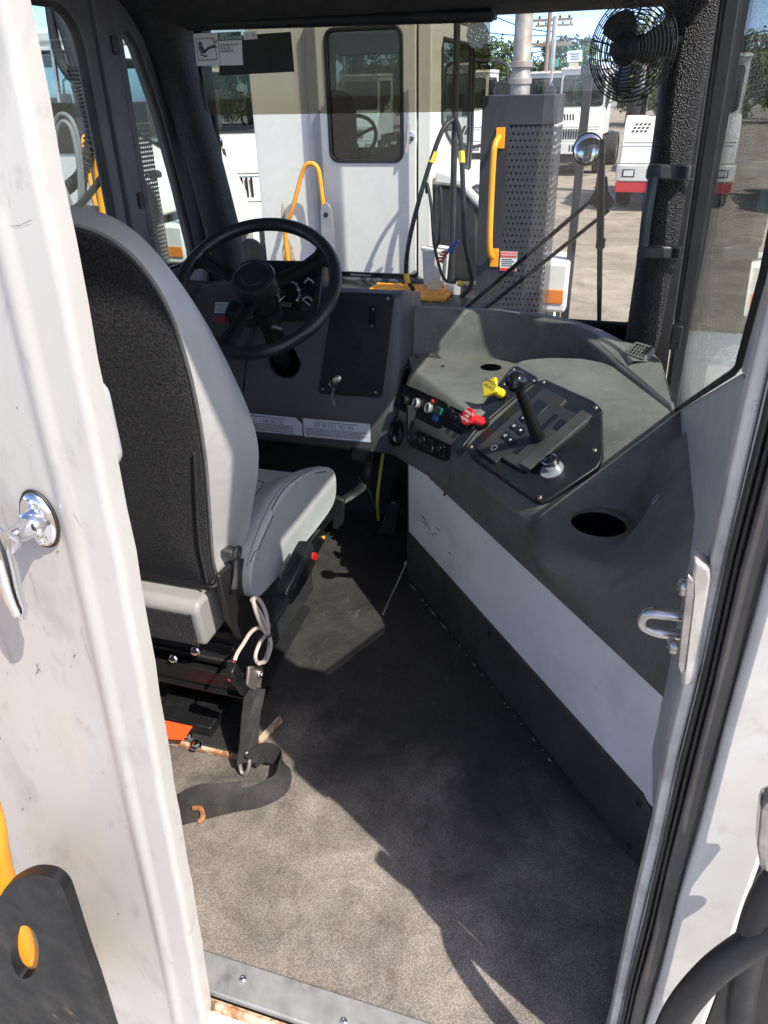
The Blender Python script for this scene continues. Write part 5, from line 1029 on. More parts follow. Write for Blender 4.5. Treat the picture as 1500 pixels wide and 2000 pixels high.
# ---------------------------------------------------------------- yard ground
GZ = -1.0
def ground_mat():
    m = bpy.data.materials.new('worn_yard_ground'); m.use_nodes = True; t = m.node_tree; b = t.nodes['Principled BSDF']
    tc = t.nodes.new('ShaderNodeTexCoord'); v = tc.outputs['Object']
    n1 = noise(t, v, .35, 6, .6, .5); n2 = noise(t, v, 2.2, 6, .65, .3); n3 = noise(t, v, 30, 3, .6)
    r1 = ramp(t, .3, .7, (.27, .22, .165, 1), (.42, .35, .27, 1)); t.links.new(n1.outputs[0], r1.inputs[0])
    r2 = ramp(t, .35, .7, (.62, .62, .62, 1), (1.1, 1.1, 1.1, 1)); t.links.new(n2.outputs[0], r2.inputs[0])
    r3 = ramp(t, .3, .7, (.8, .8, .8, 1), (1.1, 1.1, 1.1, 1)); t.links.new(n3.outputs[0], r3.inputs[0])
    c = mixc(t, 1, mixc(t, 1, r1.outputs[0], r2.outputs[0], 'MULTIPLY'), r3.outputs[0], 'MULTIPLY')
    n4 = noise(t, v, .8, 5, .6, 1.5); r4 = ramp(t, .60, .72, (0, 0, 0, 1), (.7, .7, .7, 1)); t.links.new(n4.outputs[0], r4.inputs[0]); c = mixc(t, r4.outputs[0], c, (.07, .065, .06))
    t.links.new(c, b.inputs['Base Color']); setin(b, 'Roughness', .85)
    bp = t.nodes.new('ShaderNodeBump'); setin(bp, 'Strength', .4); setin(bp, 'Distance', .02); t.links.new(n3.outputs[0], bp.inputs['Height']); t.links.new(bp.outputs[0], b.inputs['Normal'])
    return m
bm = new_bm(); box(bm, -600, 600, -600, 600, GZ-.3, GZ); g = obj('yard_ground', bm, ground_mat()); g['kind'] = 'structure'; g['label'] = 'worn pale gravel and concrete yard'
# our truck outside the cab: deck behind the door, low hood, right fender, wheels
M_TW = pbr('truck_white', (.62, .61, .57), .35, var=.04, vs=2, dirt=[((.38, .36, .33), 2.5, .58, .8, .4)], speck=((.2, .12, .08), 14, .04))
M_TDARK = pbr('chassis_black', (.022, .022, .023), .5, var=.3, dirt=[((.12, .10, .08), 3, .5, .8, .5)])
M_TYRE = pbr('tyre_rubber', (.018, .018, .018), .75, var=.3, vs=8, dirt=[((.10, .09, .075), 4, .5, .8, .5)])
M_RED = pbr('bumper_red', (.42, .02, .03), .4, var=.1, dirt=[((.12, .03, .03), 5, .6, .8, .5)])
G_TRUCK = glass('truck_window_glass', (.70, .75, .745), 1.6)
bm = new_bm(); prism3(bm, [(-1.36, 2.38, .55), (.16, 2.38, .55), (.16, 2.85, .12), (-1.36, 2.85, .12)], (0, .02, -.45)); obj('front_hood', bm, M_TW, cab, bevel=.02)
bm = new_bm(); prism3(bm, [(.205, 1.35, .28), (.205, 2.3, .56), (.205, 3.5, .46), (.205, 3.6, -.3), (.205, 1.3, -.1)], (.42, 0, 0)); obj('front_fender', bm, M_TW, cab, bevel=.04, seg=3)
bm = new_bm(); box(bm, -1.6, .9, -1.6, .558, -.22, -.17); obj('rear_deck', bm, pbr('deck_plate', (.36, .355, .34), .45, var=.15), cab)  # unseen deck, lightened to bounce sun in through the doorway
bm = new_bm(); box(bm, -.85, -.05, -2.4, 2.8, -.55, -.23); obj('chassis_frame', bm, M_TDARK, cab)
def wheel(bm_par, x, y, z, r, w, name='wheel'):
    bm = new_bm(); M_ = frame((x, y, z), (0, 1, 0), (0, 0, 1))
    lathe(bm, [(r*.56, -w/2+.02), (r*.62, -w/2), (r*.93, -w/2), (r, -w/2+.04), (r, w/2-.04), (r*.93, w/2), (r*.62, w/2), (r*.56, w/2-.02)], M_, 32, False); t_ = obj(name, bm, M_TYRE, bm_par, smooth=40)
    bm = new_bm(); lathe(bm, [(r*.57, -w/2+.02), (r*.5, -w/2+.05), (r*.3, -w/2+.09), (r*.28, -w/2+.03), (r*.001, -w/2+.03)], M_, 24, False); lathe(bm, [(r*.001, w/2-.03), (r*.28, w/2-.03), (r*.3, w/2-.09), (r*.5, w/2-.05), (r*.57, w/2-.02)], M_, 24, False); obj('rim', bm, M_TW, t_, smooth=40)
for x_, y_ in ((.38, 2.2), (-1.58, 2.2), (.38, -1.9), (-1.58, -1.9)): wheel(cab, x_, y_, GZ+.52, .52, .30)

# ---------------------------------------------------------------- a yard truck (local: facing +y, origin on the ground below the front axle)
def perf_mat():
    m = bpy.data.materials.new('perforated_guard'); m.use_nodes = True; t = m.node_tree; b = t.nodes['Principled BSDF']; setin(b, 'Base Color', (.035, .036, .042, 1)); setin(b, 'Roughness', .42)
    tc = t.nodes.new('ShaderNodeTexCoord'); sep = t.nodes.new('ShaderNodeSeparateXYZ'); t.links.new(tc.outputs['Object'], sep.inputs[0])
    def mth(op, a, b_=None):
        n = t.nodes.new('ShaderNodeMath'); n.operation = op
        for i, q in enumerate((a, b_)):
            if q is None: continue
            if isinstance(q, (int, float)): n.inputs[i].default_value = q
            else: t.links.new(q, n.inputs[i])
        return n.outputs[0]
    u = mth('MULTIPLY', mth('ADD', sep.outputs['X'], sep.outputs['Y']), 36.0); v = mth('MULTIPLY', sep.outputs['Z'], 30.0)
    row = mth('FLOOR', v); u2 = mth('ADD', u, mth('MULTIPLY', row, .5))
    du = mth('SUBTRACT', mth('FRACT', u2), .5); dv = mth('SUBTRACT', mth('FRACT', v), .5)
    r = mth('ADD', mth('MULTIPLY', du, du), mth('MULTIPLY', dv, dv)); hole = mth('LESS_THAN', r, .045)
    tr = t.nodes.new('ShaderNodeBsdfTransparent'); mx = t.nodes.new('ShaderNodeMixShader'); t.links.new(hole, mx.inputs[0]); t.links.new(b.outputs[0], mx.inputs[1]); t.links.new(tr.outputs[0], mx.inputs[2]); t.links.new(mx.outputs[0], t.nodes['Material Output'].inputs[0])
    return m
M_PERF = perf_mat()
M_GUARD = pbr('guard_black', (.032, .033, .038), .4, var=.2, vs=5, dirt=[((.22, .14, .08), 9, .66, .78, .6)], speck=((.3, .27, .24), 26, .05))
M_PIPE = pbr('exhaust_steel', (.60, .59, .57), .36, metal=.6, var=.15, vs=10, dirt=[((.45, .36, .22), 5, .5, .8, .6)])
M_PIPE2 = pbr('exhaust_rusty', (.36, .33, .29), .5, metal=.4, var=.25, vs=16, dirt=[((.30, .13, .07), 12, .5, .75, .7)])
M_INT = pbr('truck_interior_dark', (.012, .012, .013), .7)
M_SLOT = pbr('slot_black', (.008, .008, .008), .7)
def build_truck(name, label, z_roof=2.95, rear=True, bumper=None, NX=1.14):
    tk = thing(name, label, 'yard truck', (0, 0, 0))
    CX0, CX1, CY0, CY1 = -1.12, .26, -.90, .62
    def P(nm, bm, mat, par=None, **k): return obj(nm, bm, mat, par or tk, **k)
    # chassis
    for x in (-.46, .36):
        bm = new_bm(); box(bm, x, x+.10, -3.7, 1.0, .70, .97); P('frame_rail', bm, M_TDARK)
    bm = new_bm(); box(bm, -1.15, 1.15, -2.35, -.91, 1.04, 1.10); P('deck', bm, M_TDARK)
    for x, y in ((-1.02, 0.05), (1.02, 0.05), (-1.0, -3.0), (1.0, -3.0)):
        wheel(tk, x, y, .52, .52, .30 if y > 0 else .52)
    bm = new_bm(); box(bm, -.9, .9, -3.1, -2.9, .45, .60); P('rear_axle', bm, M_TDARK)
    bm = new_bm(); prism(bm, [(-.48, -2.75), (.48, -2.75), (.42, -3.2), (.16, -3.55), (.08, -3.2), (-.08, -3.2), (-.16, -3.55), (-.42, -3.2)], 1.12, 1.18); P('fifth_wheel', bm, M_TDARK, bevel=.01)
    # cab shell with openings
    xz = lambda y: frame((0, y, 0), (1, 0, 0), (0, 0, 1)); yzf = lambda x: frame((x, 0, 0), (0, 1, 0), (0, 0, 1))
    bm = new_bm(); box(bm, CX0, -.56, CY0, CY0+.035, 1.12, z_roof-.10); P('rear_wall', bm, M_TW, bevel=.006)
    bm = new_bm(); box(bm, .165, CX1, CY0, CY0+.035, 1.12, z_roof-.10); P('rear_wall', bm, M_TW, bevel=.006)
    bm = new_bm(); box(bm, -.56, .165, CY0, CY0+.03, 2.92-.02, z_roof-.10) if z_roof > 3.05 else box(bm, -.559, .164, CY0, CY0+.03, z_roof-.20, z_roof-.101); P('door_header', bm, M_TW)
    bm = new_bm(); dwin = rrect(-.49, .06, 1.96, 2.78, .06); ring_panel(bm, rrect(-.60, .16, 1.16, z_roof-.13, .015, 1), dwin, 0, .03, xz(CY0-.012)); dr_ = P('rear_door', bm, M_TW, bevel=.005, label='white rear door with a dark window')
    bm = new_bm(); tube(bm, [(p[0], CY0-.044, p[1]) for p in dwin], .014, 6, closed=True); P('window_seal', bm, M_RUBBER, dr_, smooth=True)
    bm = new_bm(); box(bm, -.50, .07, CY0-.030, CY0-.026, 1.95, 2.79); P('window_pane', bm, G_TRUCK, dr_)
    bm = new_bm(); box(bm, -.645, -.56, CY0-.052, CY0-.001, 1.16, z_roof-.13); P('edge_trim', bm, pbr('grey_trim', (.20, .21, .23), .4), dr_, bevel=.004)
    bm = new_bm(); lathe(bm, [(.03, 0), (.03, .01), (.012, .015), (.012, .06)], frame((.125, CY0-.042, 2.12), (1, 0, 0), (0, 0, 1)), 12); tube(bm, [(.125, CY0-.10, 2.20), (.118, CY0-.10, 2.10), (.105, CY0-.10, 2.02)], .011, 6); P('door_handle', bm, M_CHROME, dr_, smooth=40)
    bm = new_bm(); box(bm, .163, .170, CY0-.004, CY0-.001, 1.14, z_roof-.14); P('door_gap', bm, M_SLOT, dr_)
    # sides: lower wall, window ring, window
    for x0, sgn, nm in ((CX0, 1, 'left'), (CX1-.03, -1, 'right')):
        bm = new_bm(); sw_ = [(-.55, 2.72), (.50, 2.72), (.56, 2.66), (.58, 2.0), (.52, 1.80), (.40, 1.78), (-.40, 2.10), (-.58, 2.20), (-.60, 2.66)]
        ring_panel(bm, [(CY0+.036, 1.12), (CY1, 1.12), (CY1, 2.86), (.20, z_roof-.11), (CY0+.036, z_roof-.11)], sw_, 0, .03, yzf(x0)); P('%s_side' % 'cab', bm, M_TW, bevel=.006)
        bm = new_bm(); tube(bm, [(x0+(-.002 if sgn > 0 else .032), p[0], p[1]) for p in sw_], .014, 6, closed=True); P('side_window_seal', bm, M_RUBBER, smooth=True)
        bm = new_bm(); ys = [p[0] for p in sw_]; zs = [p[1] for p in sw_]; prism(bm, sw_, .012, .016, yzf(x0)); P('side_window', bm, G_TRUCK)
    # front wall with windshield
    bm = new_bm(); wsn = rrect(CX0+.09, CX1-.09, 1.90, 2.70, .07); ring_panel(bm, [(CX0+.031, 1.12), (CX1-.031, 1.12), (CX1-.031, 2.86), (CX0+.031, 2.86)], wsn, 0, -.03, xz(CY1)); P('cab_front', bm, M_TW, bevel=.006)
    bm = new_bm(); tube(bm, [(p[0], CY1+.032, p[1]) for p in wsn], .016, 6, closed=True); P('windshield_seal', bm, M_RUBBER, smooth=True)
    bm = new_bm(); box(bm, CX0+.08, CX1-.08, CY1+.012, CY1+.016, 1.89, 2.71); P('windshield', bm, G_TRUCK)
    # roof: higher at the rear, sloping to a visor at the front
    bm = new_bm(); prism(bm, [(CY0-.02, z_roof-.10), (CY0-.02, z_roof), (-.05, z_roof), (CY1+.10, 2.90), (CY1+.10, 2.85), (.15, z_roof-.105)], CX0-.02, CX1+.02, yzf(0)); rf = P('roof', bm, M_TW, bevel=.03, seg=3)
    for k in range(5):
        bm = new_bm(); x = CX0+.15+k*(CX1-CX0-.3)/4; box(bm, x-.03, x+.03, CY1+.03, CY1+.07, 2.90, 2.935); P('marker_lamp', bm, pbr('amber_lens', (.55, .16, .02), .3), rf, bevel=.008)
    bm = new_bm(); box(bm, CX0+.03, CX1-.03, CY0+.04, CY1-.03, 1.13, 1.16); P('cab_floor', bm, M_INT)
    # interior silhouettes
    bm = new_bm(); prism(bm, rrect(-.96, -.50, 1.62, 2.42, .14), 0, .12, xz(-.28)); P('seat_back', bm, M_INT, bevel=.03)
    bm = new_bm(); prism(bm, [(.10, 1.16), (.10, 1.86), (.25, 1.98), (.58, 1.94), (.58, 1.16)], CX0+.05, CX1-.05, yzf(0)); P('dashboard', bm, M_INT, bevel=.02)
    bm = new_bm(); wM = frame((-.66, .02, 2.06), (1, 0, 0), (0, .6, .8)); tube(bm, [wM @ Vector((.21*math.cos(a), .21*math.sin(a), 0)) for a in [2*math.pi*k/28 for k in range(28)]], .016, 6, closed=True)
    for a in (.5, 2.6, 4.7): tube(bm, [wM @ Vector((0, 0, 0)), wM @ Vector((.2*math.cos(a), .2*math.sin(a), 0))], .014, 5)
    P('steering_wheel', bm, M_INT, smooth=True)
    # nose: low hood in front of the cab, engine cover on the right
    bm = new_bm(); prism(bm, [(CY1+.001, .95), (CY1+.001, 1.86), (CY1+.20, 1.78), (1.16, 1.40), (1.20, .95)], -1.14, NX, yzf(0)); nz = P('nose', bm, M_TW, bevel=.03, seg=3, label='white sloping nose with louvres')
    sl_ = Vector((0, 1.16-(CY1+.20), 1.40-1.78)).normalized(); nrm = Vector((0, -sl_.z, sl_.y)); nm_ = frame((0, CY1+.20, 1.78), (1, 0, 0), None, nrm)
    for k in range(5):
        bm = new_bm(); x = -.30+.085*k; prism(bm, [(x, .34), (x+.05, .34), (x+.10, .12), (x+.05, .12)], -.004, .006, nm_); P('louvre', bm, M_SLOT, nz)
    for k in range(11):
        bm = new_bm(); x = -.66+.075*k; box(bm, x, x+.038, 1.195, 1.206, 1.02, 1.30); P('grille_slot', bm, M_SLOT, nz)
    bm = new_bm(); box(bm, .27, NX, -.55, CY1-.002, 1.0, 1.72); ec = P('engine_cover', bm, M_TW, bevel=.05, seg=3)
    for i in range(4):
        for j in range(3):
            bm = new_bm(); x = .60+.085*i-(1.14-NX); y = .10+.085*j; prism(bm, [(x+.028*j, y), (x+.055+.028*j, y), (x+.055+.028*(j+.8), y+.055), (x+.028*(j+.8), y+.055)], -.004, .005, nm_); P('hood_slot', bm, M_SLOT, nz)
    bm = new_bm(); box(bm, -1.10, NX-.04, 1.196, 1.204, 1.345, 1.360); P('nose_seam', bm, M_SLOT, nz)
    bm = new_bm(); box(bm, .24, .252, 1.19, 1.206, .96, 1.345); P('nose_seam', bm, M_SLOT, nz)
    # bumper
    bm = new_bm(); prism(bm, [(-1.18, 1.16), (NX+.04, 1.16), (NX+.04, 1.30), (NX-.09, 1.36), (-1.05, 1.36), (-1.18, 1.30)], .62, .94); bp_ = P('bumper', bm, M_TW, bevel=.02)
    for x in (-.92, NX-.22):
        bm = new_bm(); box(bm, x-.13, x+.13, 1.345, 1.368, .70, .86); hl = P('headlight', bm, M_SLOT, bp_, bevel=.01)
        bm = new_bm(); box(bm, x-.10, x+.10, 1.366, 1.376, .725, .835); P('lens', bm, pbr('lamp_lens', (.62, .64, .66), .12, metal=.3), hl, bevel=.012)
    for k in range(4):
        for sx in (-1, 1):
            bm = new_bm(); x = sx*(.28+.085*k); box(bm, x-.02, x+.02, 1.355, 1.364, .70, .87); P('bumper_slot', bm, M_SLOT, bp_)
    bm = new_bm(); box(bm, -1.16, NX+.02, 1.12, 1.34, .40, .615); P('bumper_skirt', bm, bumper or M_TDARK, bevel=.015)
    # mirrors
    for sx in (-1, 1):
        x = (CX0 if sx < 0 else CX1)+sx*.26
        bm = new_bm(); tube(bm, curve([(x-sx*.26, .60, 2.62), (x-sx*.05, .72, 2.60), (x, .74, 2.50), (x, .74, 2.05), (x-sx*.26, .62, 1.95)], 4), .014, 6); ma = P('mirror_arm', bm, M_TDARK, smooth=True)
        bm = new_bm(); box(bm, x-.09, x+.09, .70, .75, 2.08, 2.46); P('mirror', bm, M_TDARK, ma, bevel=.02)
        bm = new_bm(); lathe(bm, [(.09, 0), (.09, .02), (.05, .035), (.001, .04)], frame((x, .72, 1.94), (1, 0, 0), (0, 0, 1)), 18); P('convex_mirror', bm, M_CHROME, ma, smooth=60)
    # exhaust guard on the deck, stack
    gx0, gx1, gy0, gy1, gz0, gz1 = .84, 1.25, -2.05, -1.68, 1.12, 2.37
    bm = new_bm(); pts = [(gx0, gy0), (gx0+.15, gy0), (gx1-.02, gy0+.015), (gx1, gy0+.035), (gx1, gy1), (gx0, gy1)]
    a = [pts[1], pts[2], pts[3], pts[4]]; rows = [[(x, y, gz0+.02) for x, y in a], [(x, y, gz1-.15) for x, y in a]]; loft(bm, rows, False, False, closed=False); gd = P('exhaust_guard', bm, M_PERF, label='black perforated exhaust guard')
    bm = new_bm(); prism3(bm, [(gx0, gy0-.002, gz0), (gx0+.155, gy0-.002, gz0), (gx0+.155, gy0-.002, gz1-.14), (gx0, gy0-.002, gz1-.14)], (0, .006, 0)); box(bm, gx0, gx0+.006, gy0, gy1, gz0, gz1-.14); P('guard_panel', bm, M_GUARD, gd)
    bm = new_bm(); prism(bm, pts, gz1-.145, gz1); P('guard_cap', bm, M_GUARD, gd, bevel=.004)
    bm = new_bm(); tube(bm, [((gx0+gx1)/2+.02, (gy0+gy1)/2, 1.15), ((gx0+gx1)/2+.02, (gy0+gy1)/2, gz1)], .155, 18); P('muffler', bm, M_TDARK, gd, smooth=40)
    sx_, sy_ = (gx0+gx1)/2-.03, (gy0+gy1)/2
    bm = new_bm(); lathe(bm, [(.055, gz1-.05), (.055, gz1+.10), (.050, gz1+.11), (.048, gz1+.62), (.054, gz1+.63), (.054, gz1+.66)], Matrix.Translation((sx_, sy_, 0)), 20); st_ = P('exhaust_stack', bm, M_PIPE2, smooth=30, label='tall exhaust stack with a rusty lower pipe')
    bm = new_bm(); lathe(bm, [(.056, gz1+.60), (.062, gz1+.62), (.060, gz1+1.9), (.066, gz1+2.0)], Matrix.Translation((sx_, sy_, 0)), 20); P('stack_pipe', bm, M_PIPE, st_, smooth=30)
    for z in (gz1+.05, gz1+.13): 
        bm = new_bm(); lathe(bm, [(.055, z), (.063, z+.002), (.063, z+.028), (.055, z+.03)], Matrix.Translation((sx_, sy_, 0)), 20, False); P('clamp', bm, M_PIPE2, st_, smooth=30)
    return tk
# rear-door details that only the trucks showing us their backs carry
def dress_rear(tk, o=(0, 0, 0)):
    def P(nm, bm, mat, par=None, **k): return obj(nm, bm, mat, par or tk, **k)
    CY0 = -.90
    # grab rail left of the door with its bracket
    bm = new_bm(); tube(bm, curve([(-.88, CY0-.10, 1.20), (-.88, CY0-.11, 1.46), (-.80, CY0-.13, 1.62), (-.70, CY0-.14, 1.86), (-.655, CY0-.145, 1.935), (-.60, CY0-.145, 1.95), (-.56, CY0-.14, 1.91), (-.545, CY0-.14, 1.80), (-.53, CY0-.14, 1.55)], 6), .017, 10); rl = P('grab_rail', bm, M_YEL, smooth=True, label='bent yellow grab rail')
    bm = new_bm(); prism(bm, [(-.575, 1.18), (-.44, 1.18), (-.465, 1.64), (-.485, 1.675), (-.515, 1.685), (-.545, 1.66), (-.555, 1.62)], 0, .02, frame((0, CY0-.14, 0), (1, 0, 0), (0, 0, 1))); P('rail_bracket', bm, pbr('grey_bracket', (.22, .225, .235), .4), rl, bevel=.004)
    bm = new_bm(); lathe(bm, [(.018, 0), (.018, .003)], frame((-.51, CY0-.161, 1.60), (1, 0, 0), (0, 0, 1)), 16); P('bracket_hole', bm, M_SLOT, rl)
    # rusty patch and label on the rear wall, scuff line
    bm = new_bm(); prism(bm, [(-.96, 1.13), (-.80, 1.13), (-.86, 1.20), (-.88, 1.34), (-.93, 1.42), (-.97, 1.30)], 0, .002, frame((0, CY0-.0015, 0), (1, 0, 0), (0, 0, 1))); P('rust_patch', bm, M_RUST)
    bm = new_bm(); prism(bm, [(-.955, 1.46), (-.925, 1.47), (-.92, 1.62), (-.935, 1.66), (-.95, 1.60)], 0, .002, frame((0, CY0-.0015, 0), (1, 0, 0), (0, 0, 1))); P('rust_streak', bm, M_RUST)
    bm = new_bm(); prism(bm, rrect(-.80, -.64, 1.22, 1.34, .01), 0, .003, frame((0, CY0-.001, 0), (1, 0, 0), (0, 0, 1))); P('wall_label', bm, M_STK)
    # dark lower skirt, red sill, yellow grating step
    bm = new_bm(); box(bm, -1.12, .26, CY0-.03, CY0+.03, .98, 1.118); P('rear_skirt', bm, pbr('grey_skirt', (.10, .10, .105), .5))
    bm = new_bm(); box(bm, -.60, .18, CY0-.16, CY0-.035, 1.00, 1.06); P('red_sill', bm, M_RED)
    for k in range(9):
        bm = new_bm(); y = CY0-.58+.045*k; box(bm, -.10, .52, y, y+.022, 1.104, 1.125); P('grating_bar', bm, M_YEL)
    for k in range(8):
        bm = new_bm(); x = -.10+.085*k; box(bm, x, x+.012, CY0-.585, CY0-.17, 1.10, 1.122); P('grating_bar', bm, M_YEL)
    # hoses from a post behind the right corner
    def hose(pts, r, mat=M_RUBBER, nm='air_hose'):
        bm = new_bm(); tube(bm, curve(pts, 7), r, 8); return P(nm, bm, mat, smooth=True)
    bm = new_bm(); tube(bm, [(.50, CY0-.30, 1.1), (.50, CY0-.30, 2.95)], .022, 8); P('hose_post', bm, M_TDARK, smooth=True)
    h1 = hose([(.50, CY0-.30, 2.24), (.43, CY0-.38, 2.16), (.33, CY0-.46, 1.85), (.24, CY0-.50, 1.50), (.20, CY0-.45, 1.25), (.24, CY0-.40, 1.13)], .016)
    h2 = hose([(.50, CY0-.30, 2.24), (.56, CY0-.40, 2.14), (.60, CY0-.46, 1.85), (.63, CY0-.48, 1.50), (.68, CY0-.44, 1.22), (.60, CY0-.40, 1.10)], .018)
    h3 = hose([(.31, CY0-.30, 1.78), (.33, CY0-.36, 1.84), (.37, CY0-.40, 1.70), (.40, CY0-.42, 1.45), (.48, CY0-.46, 1.24), (.56, CY0-.42, 1.20)], .011)
    h4 = hose([(.40, CY0-.30, 1.78), (.42, CY0-.36, 1.83), (.44, CY0-.40, 1.70), (.43, CY0-.40, 1.50), (.40, CY0-.38, 1.42)], .010)
    bm = new_bm(); co = []
    for k in range(70): a = k*.75; f = k/69; co.append((.44+.10*f+.022*math.cos(a), CY0-.44+.022*math.sin(a), 1.34+.17*f))
    tube(bm, co[:36], .007, 6); P('coil_hose', bm, pbr('coil_red', (.45, .04, .05), .35), smooth=True)
    bm = new_bm(); tube(bm, [(x+.02, y, z-.02) for x, y, z in co[34:]], .007, 6); P('coil_hose', bm, pbr('coil_blue', (.05, .10, .35), .35), smooth=True)
    for p, q in (((.395, CY0-.41, 2.045), (.372, CY0-.43, 1.98)), ((.577, CY0-.43, 2.05), (.588, CY0-.445, 1.98)), ((.575, CY0-.42, 1.20), (.61, CY0-.42, 1.19)), ((.20, CY0-.45, 1.26), (.21, CY0-.44, 1.19))):
        bm = new_bm(); tube(bm, [p, q], .021, 8); P('hose_coupling', bm, pbr('coupling_yellow', (.65, .48, .03), .4), smooth=True)
    # white bucket, black valve box, white cover edge, labels
    bm = new_bm(); lathe(bm, [(.085, 1.14), (.10, 1.38), (.108, 1.385), (.108, 1.40)], Matrix.Translation((.36, CY0-.22, 0)), 22); P('fluid_tank', bm, pbr('tank_white', (.62, .60, .55), .45, dirt=[((.35, .25, .15), 6, .55, .8, .5)]), smooth=30)
    bm = new_bm(); box(bm, .27, .62, CY0+.06, CY0+.30, 1.10, 1.78); P('valve_box', bm, M_TDARK, bevel=.03)
    bm = new_bm(); prism(bm, [(.27, 1.80), (.30, 1.90), (.48, 1.84), (.68, 1.66), (.74, 1.40), (.69, 1.38), (.63, 1.62), (.46, 1.78)], -.5, -.02, frame((0, CY0+.02, 0), (1, 0, 0), (0, 0, 1))); P('fender_edge', bm, M_TW, bevel=.02)
    for x, c in ((.33, 'a'), (.47, 'b')):
        bm = new_bm(); box(bm, x, x+.11, CY0-.352, CY0-.346, 1.10, 1.19); P('caution_label', bm, pbr('caution_'+c, (.62, .52, .30) if c == 'a' else (.62, .60, .55), .5))
    # yellow grab bar and warning label on the exhaust guard
    gy = -2.05
    bm = new_bm(); tube(bm, curve([(.945, gy-.02, 2.17), (.933, gy-.07, 2.13), (.928, gy-.08, 2.05), (.928, gy-.08, 1.70), (.932, gy-.06, 1.56), (.94, gy-.02, 1.53)], 6), .0175, 10); gb = P('guard_grab_bar', bm, M_YEL, smooth=True, label='straight yellow grab bar')
    for z in (2.17, 1.53):
        bm = new_bm(); box(bm, .925, .975, gy-.012, gy-.003, z-.06, z+.045); P('bar_flange', bm, M_YEL, gb, bevel=.003)
    bm = new_bm(); box(bm, .985, 1.085, gy-.009, gy-.004, 1.45, 1.56); wl = P('warning_label', bm, M_STK, label='red and white warning label')
    for z0, z1 in ((1.53, 1.557), (1.452, 1.468)):
        bm = new_bm(); box(bm, .987, 1.083, gy-.0115, gy-.009, z0, z1); P('red_band', bm, pbr('label_red', (.60, .05, .03), .5), wl)
    text('label_word', 'WARNING', .019, frame((1.035, gy-.0125, 1.5435), (1, 0, 0), (0, 0, 1)), M_PRINT, wl)
    bm = new_bm()
    for k in range(4): box(bm, .995, 1.07-.012*(k % 2), gy-.0105, gy-.009, 1.478+.012*k, 1.483+.012*k)
    obj('label_lines', bm, M_DPRINT, wl, kind='stuff')
    # upright square post and step on the far right
    bm = new_bm(); box(bm, 1.33, 1.38, -1.50, -1.45, .9, 2.50); box(bm, 1.31, 1.42, -1.52, -1.43, 2.46, 2.51); P('lamp_mast', bm, M_GUARD)
    bm = new_bm(); box(bm, 1.02, 1.34, -2.20, -1.7, .70, 1.09); sb = P('battery_box', bm, pbr('box_grey', (.11, .11, .12), .45), bevel=.02)
    bm = new_bm(); box(bm, 1.10, 1.36, -1.60, -1.2, 1.10, 1.42); P('side_box', bm, M_TW, bevel=.02)
    bm = new_bm(); box(bm, 1.20, 1.34, -1.61, -1.602, 1.16, 1.25); P('side_lamp', bm, pbr('orange_lens', (.6, .18, .03), .3), bevel=.01)

tk1 = build_truck('yard_truck', 'white yard truck parked with its rear door and yellow grab rail facing us', NX=.62)
dress_rear(tk1)
def place(o, x, y, z=GZ, rz=0): o.location = (x, y, z); o.rotation_euler = (0, 0, R(rz))
tk_far = build_truck('yard_truck', 'white yard truck with a red lower bumper, nose towards us', bumper=M_RED)
GRP = 'white yard trucks parked nose towards us'
def far_copy(x, y, rz, label, src=None, group=GRP):
    c = copy_tree(src or tk_far); place(c, x, y, GZ, rz); c['label'] = label; c['group'] = group; return c
tk2 = copy_tree(tk1); tk2['label'] = 'white yard truck seen through the left side windows'
tk_plain = build_truck('yard_truck', 'white yard truck with a black lower bumper, nose towards us')
place(tk1, -1.71, 6.65)
place(tk2, -5.1, 7.6)

place(tk_far, .75, 19.4, GZ, 178)
place(tk_plain, -6.7, 12.2, GZ, 200); tk_plain['group'] = GRP; tk_far['group'] = GRP
far_copy(-2.3, 27.0, 176, 'white yard truck with a black bumper standing behind the red bumper truck', tk_plain)
far_copy(-6.0, 27.5, 178, 'white yard truck with marker lamps on its roof, below the pale sign board', tk_plain)
far_copy(-9.8, 28.0, 180, 'white yard truck half hidden behind the exhaust guard', tk_plain)
far_copy(1.5, 27.5, 179, 'white yard truck behind the red bumper truck, beside the wire caged fan', tk_plain)
far_copy(-4.2, 33.0, 181, 'distant white yard truck under the utility poles', tk_plain)
far_copy(4.6, 19.0, 180, 'white yard truck parked right of the red bumper truck', tk_plain)
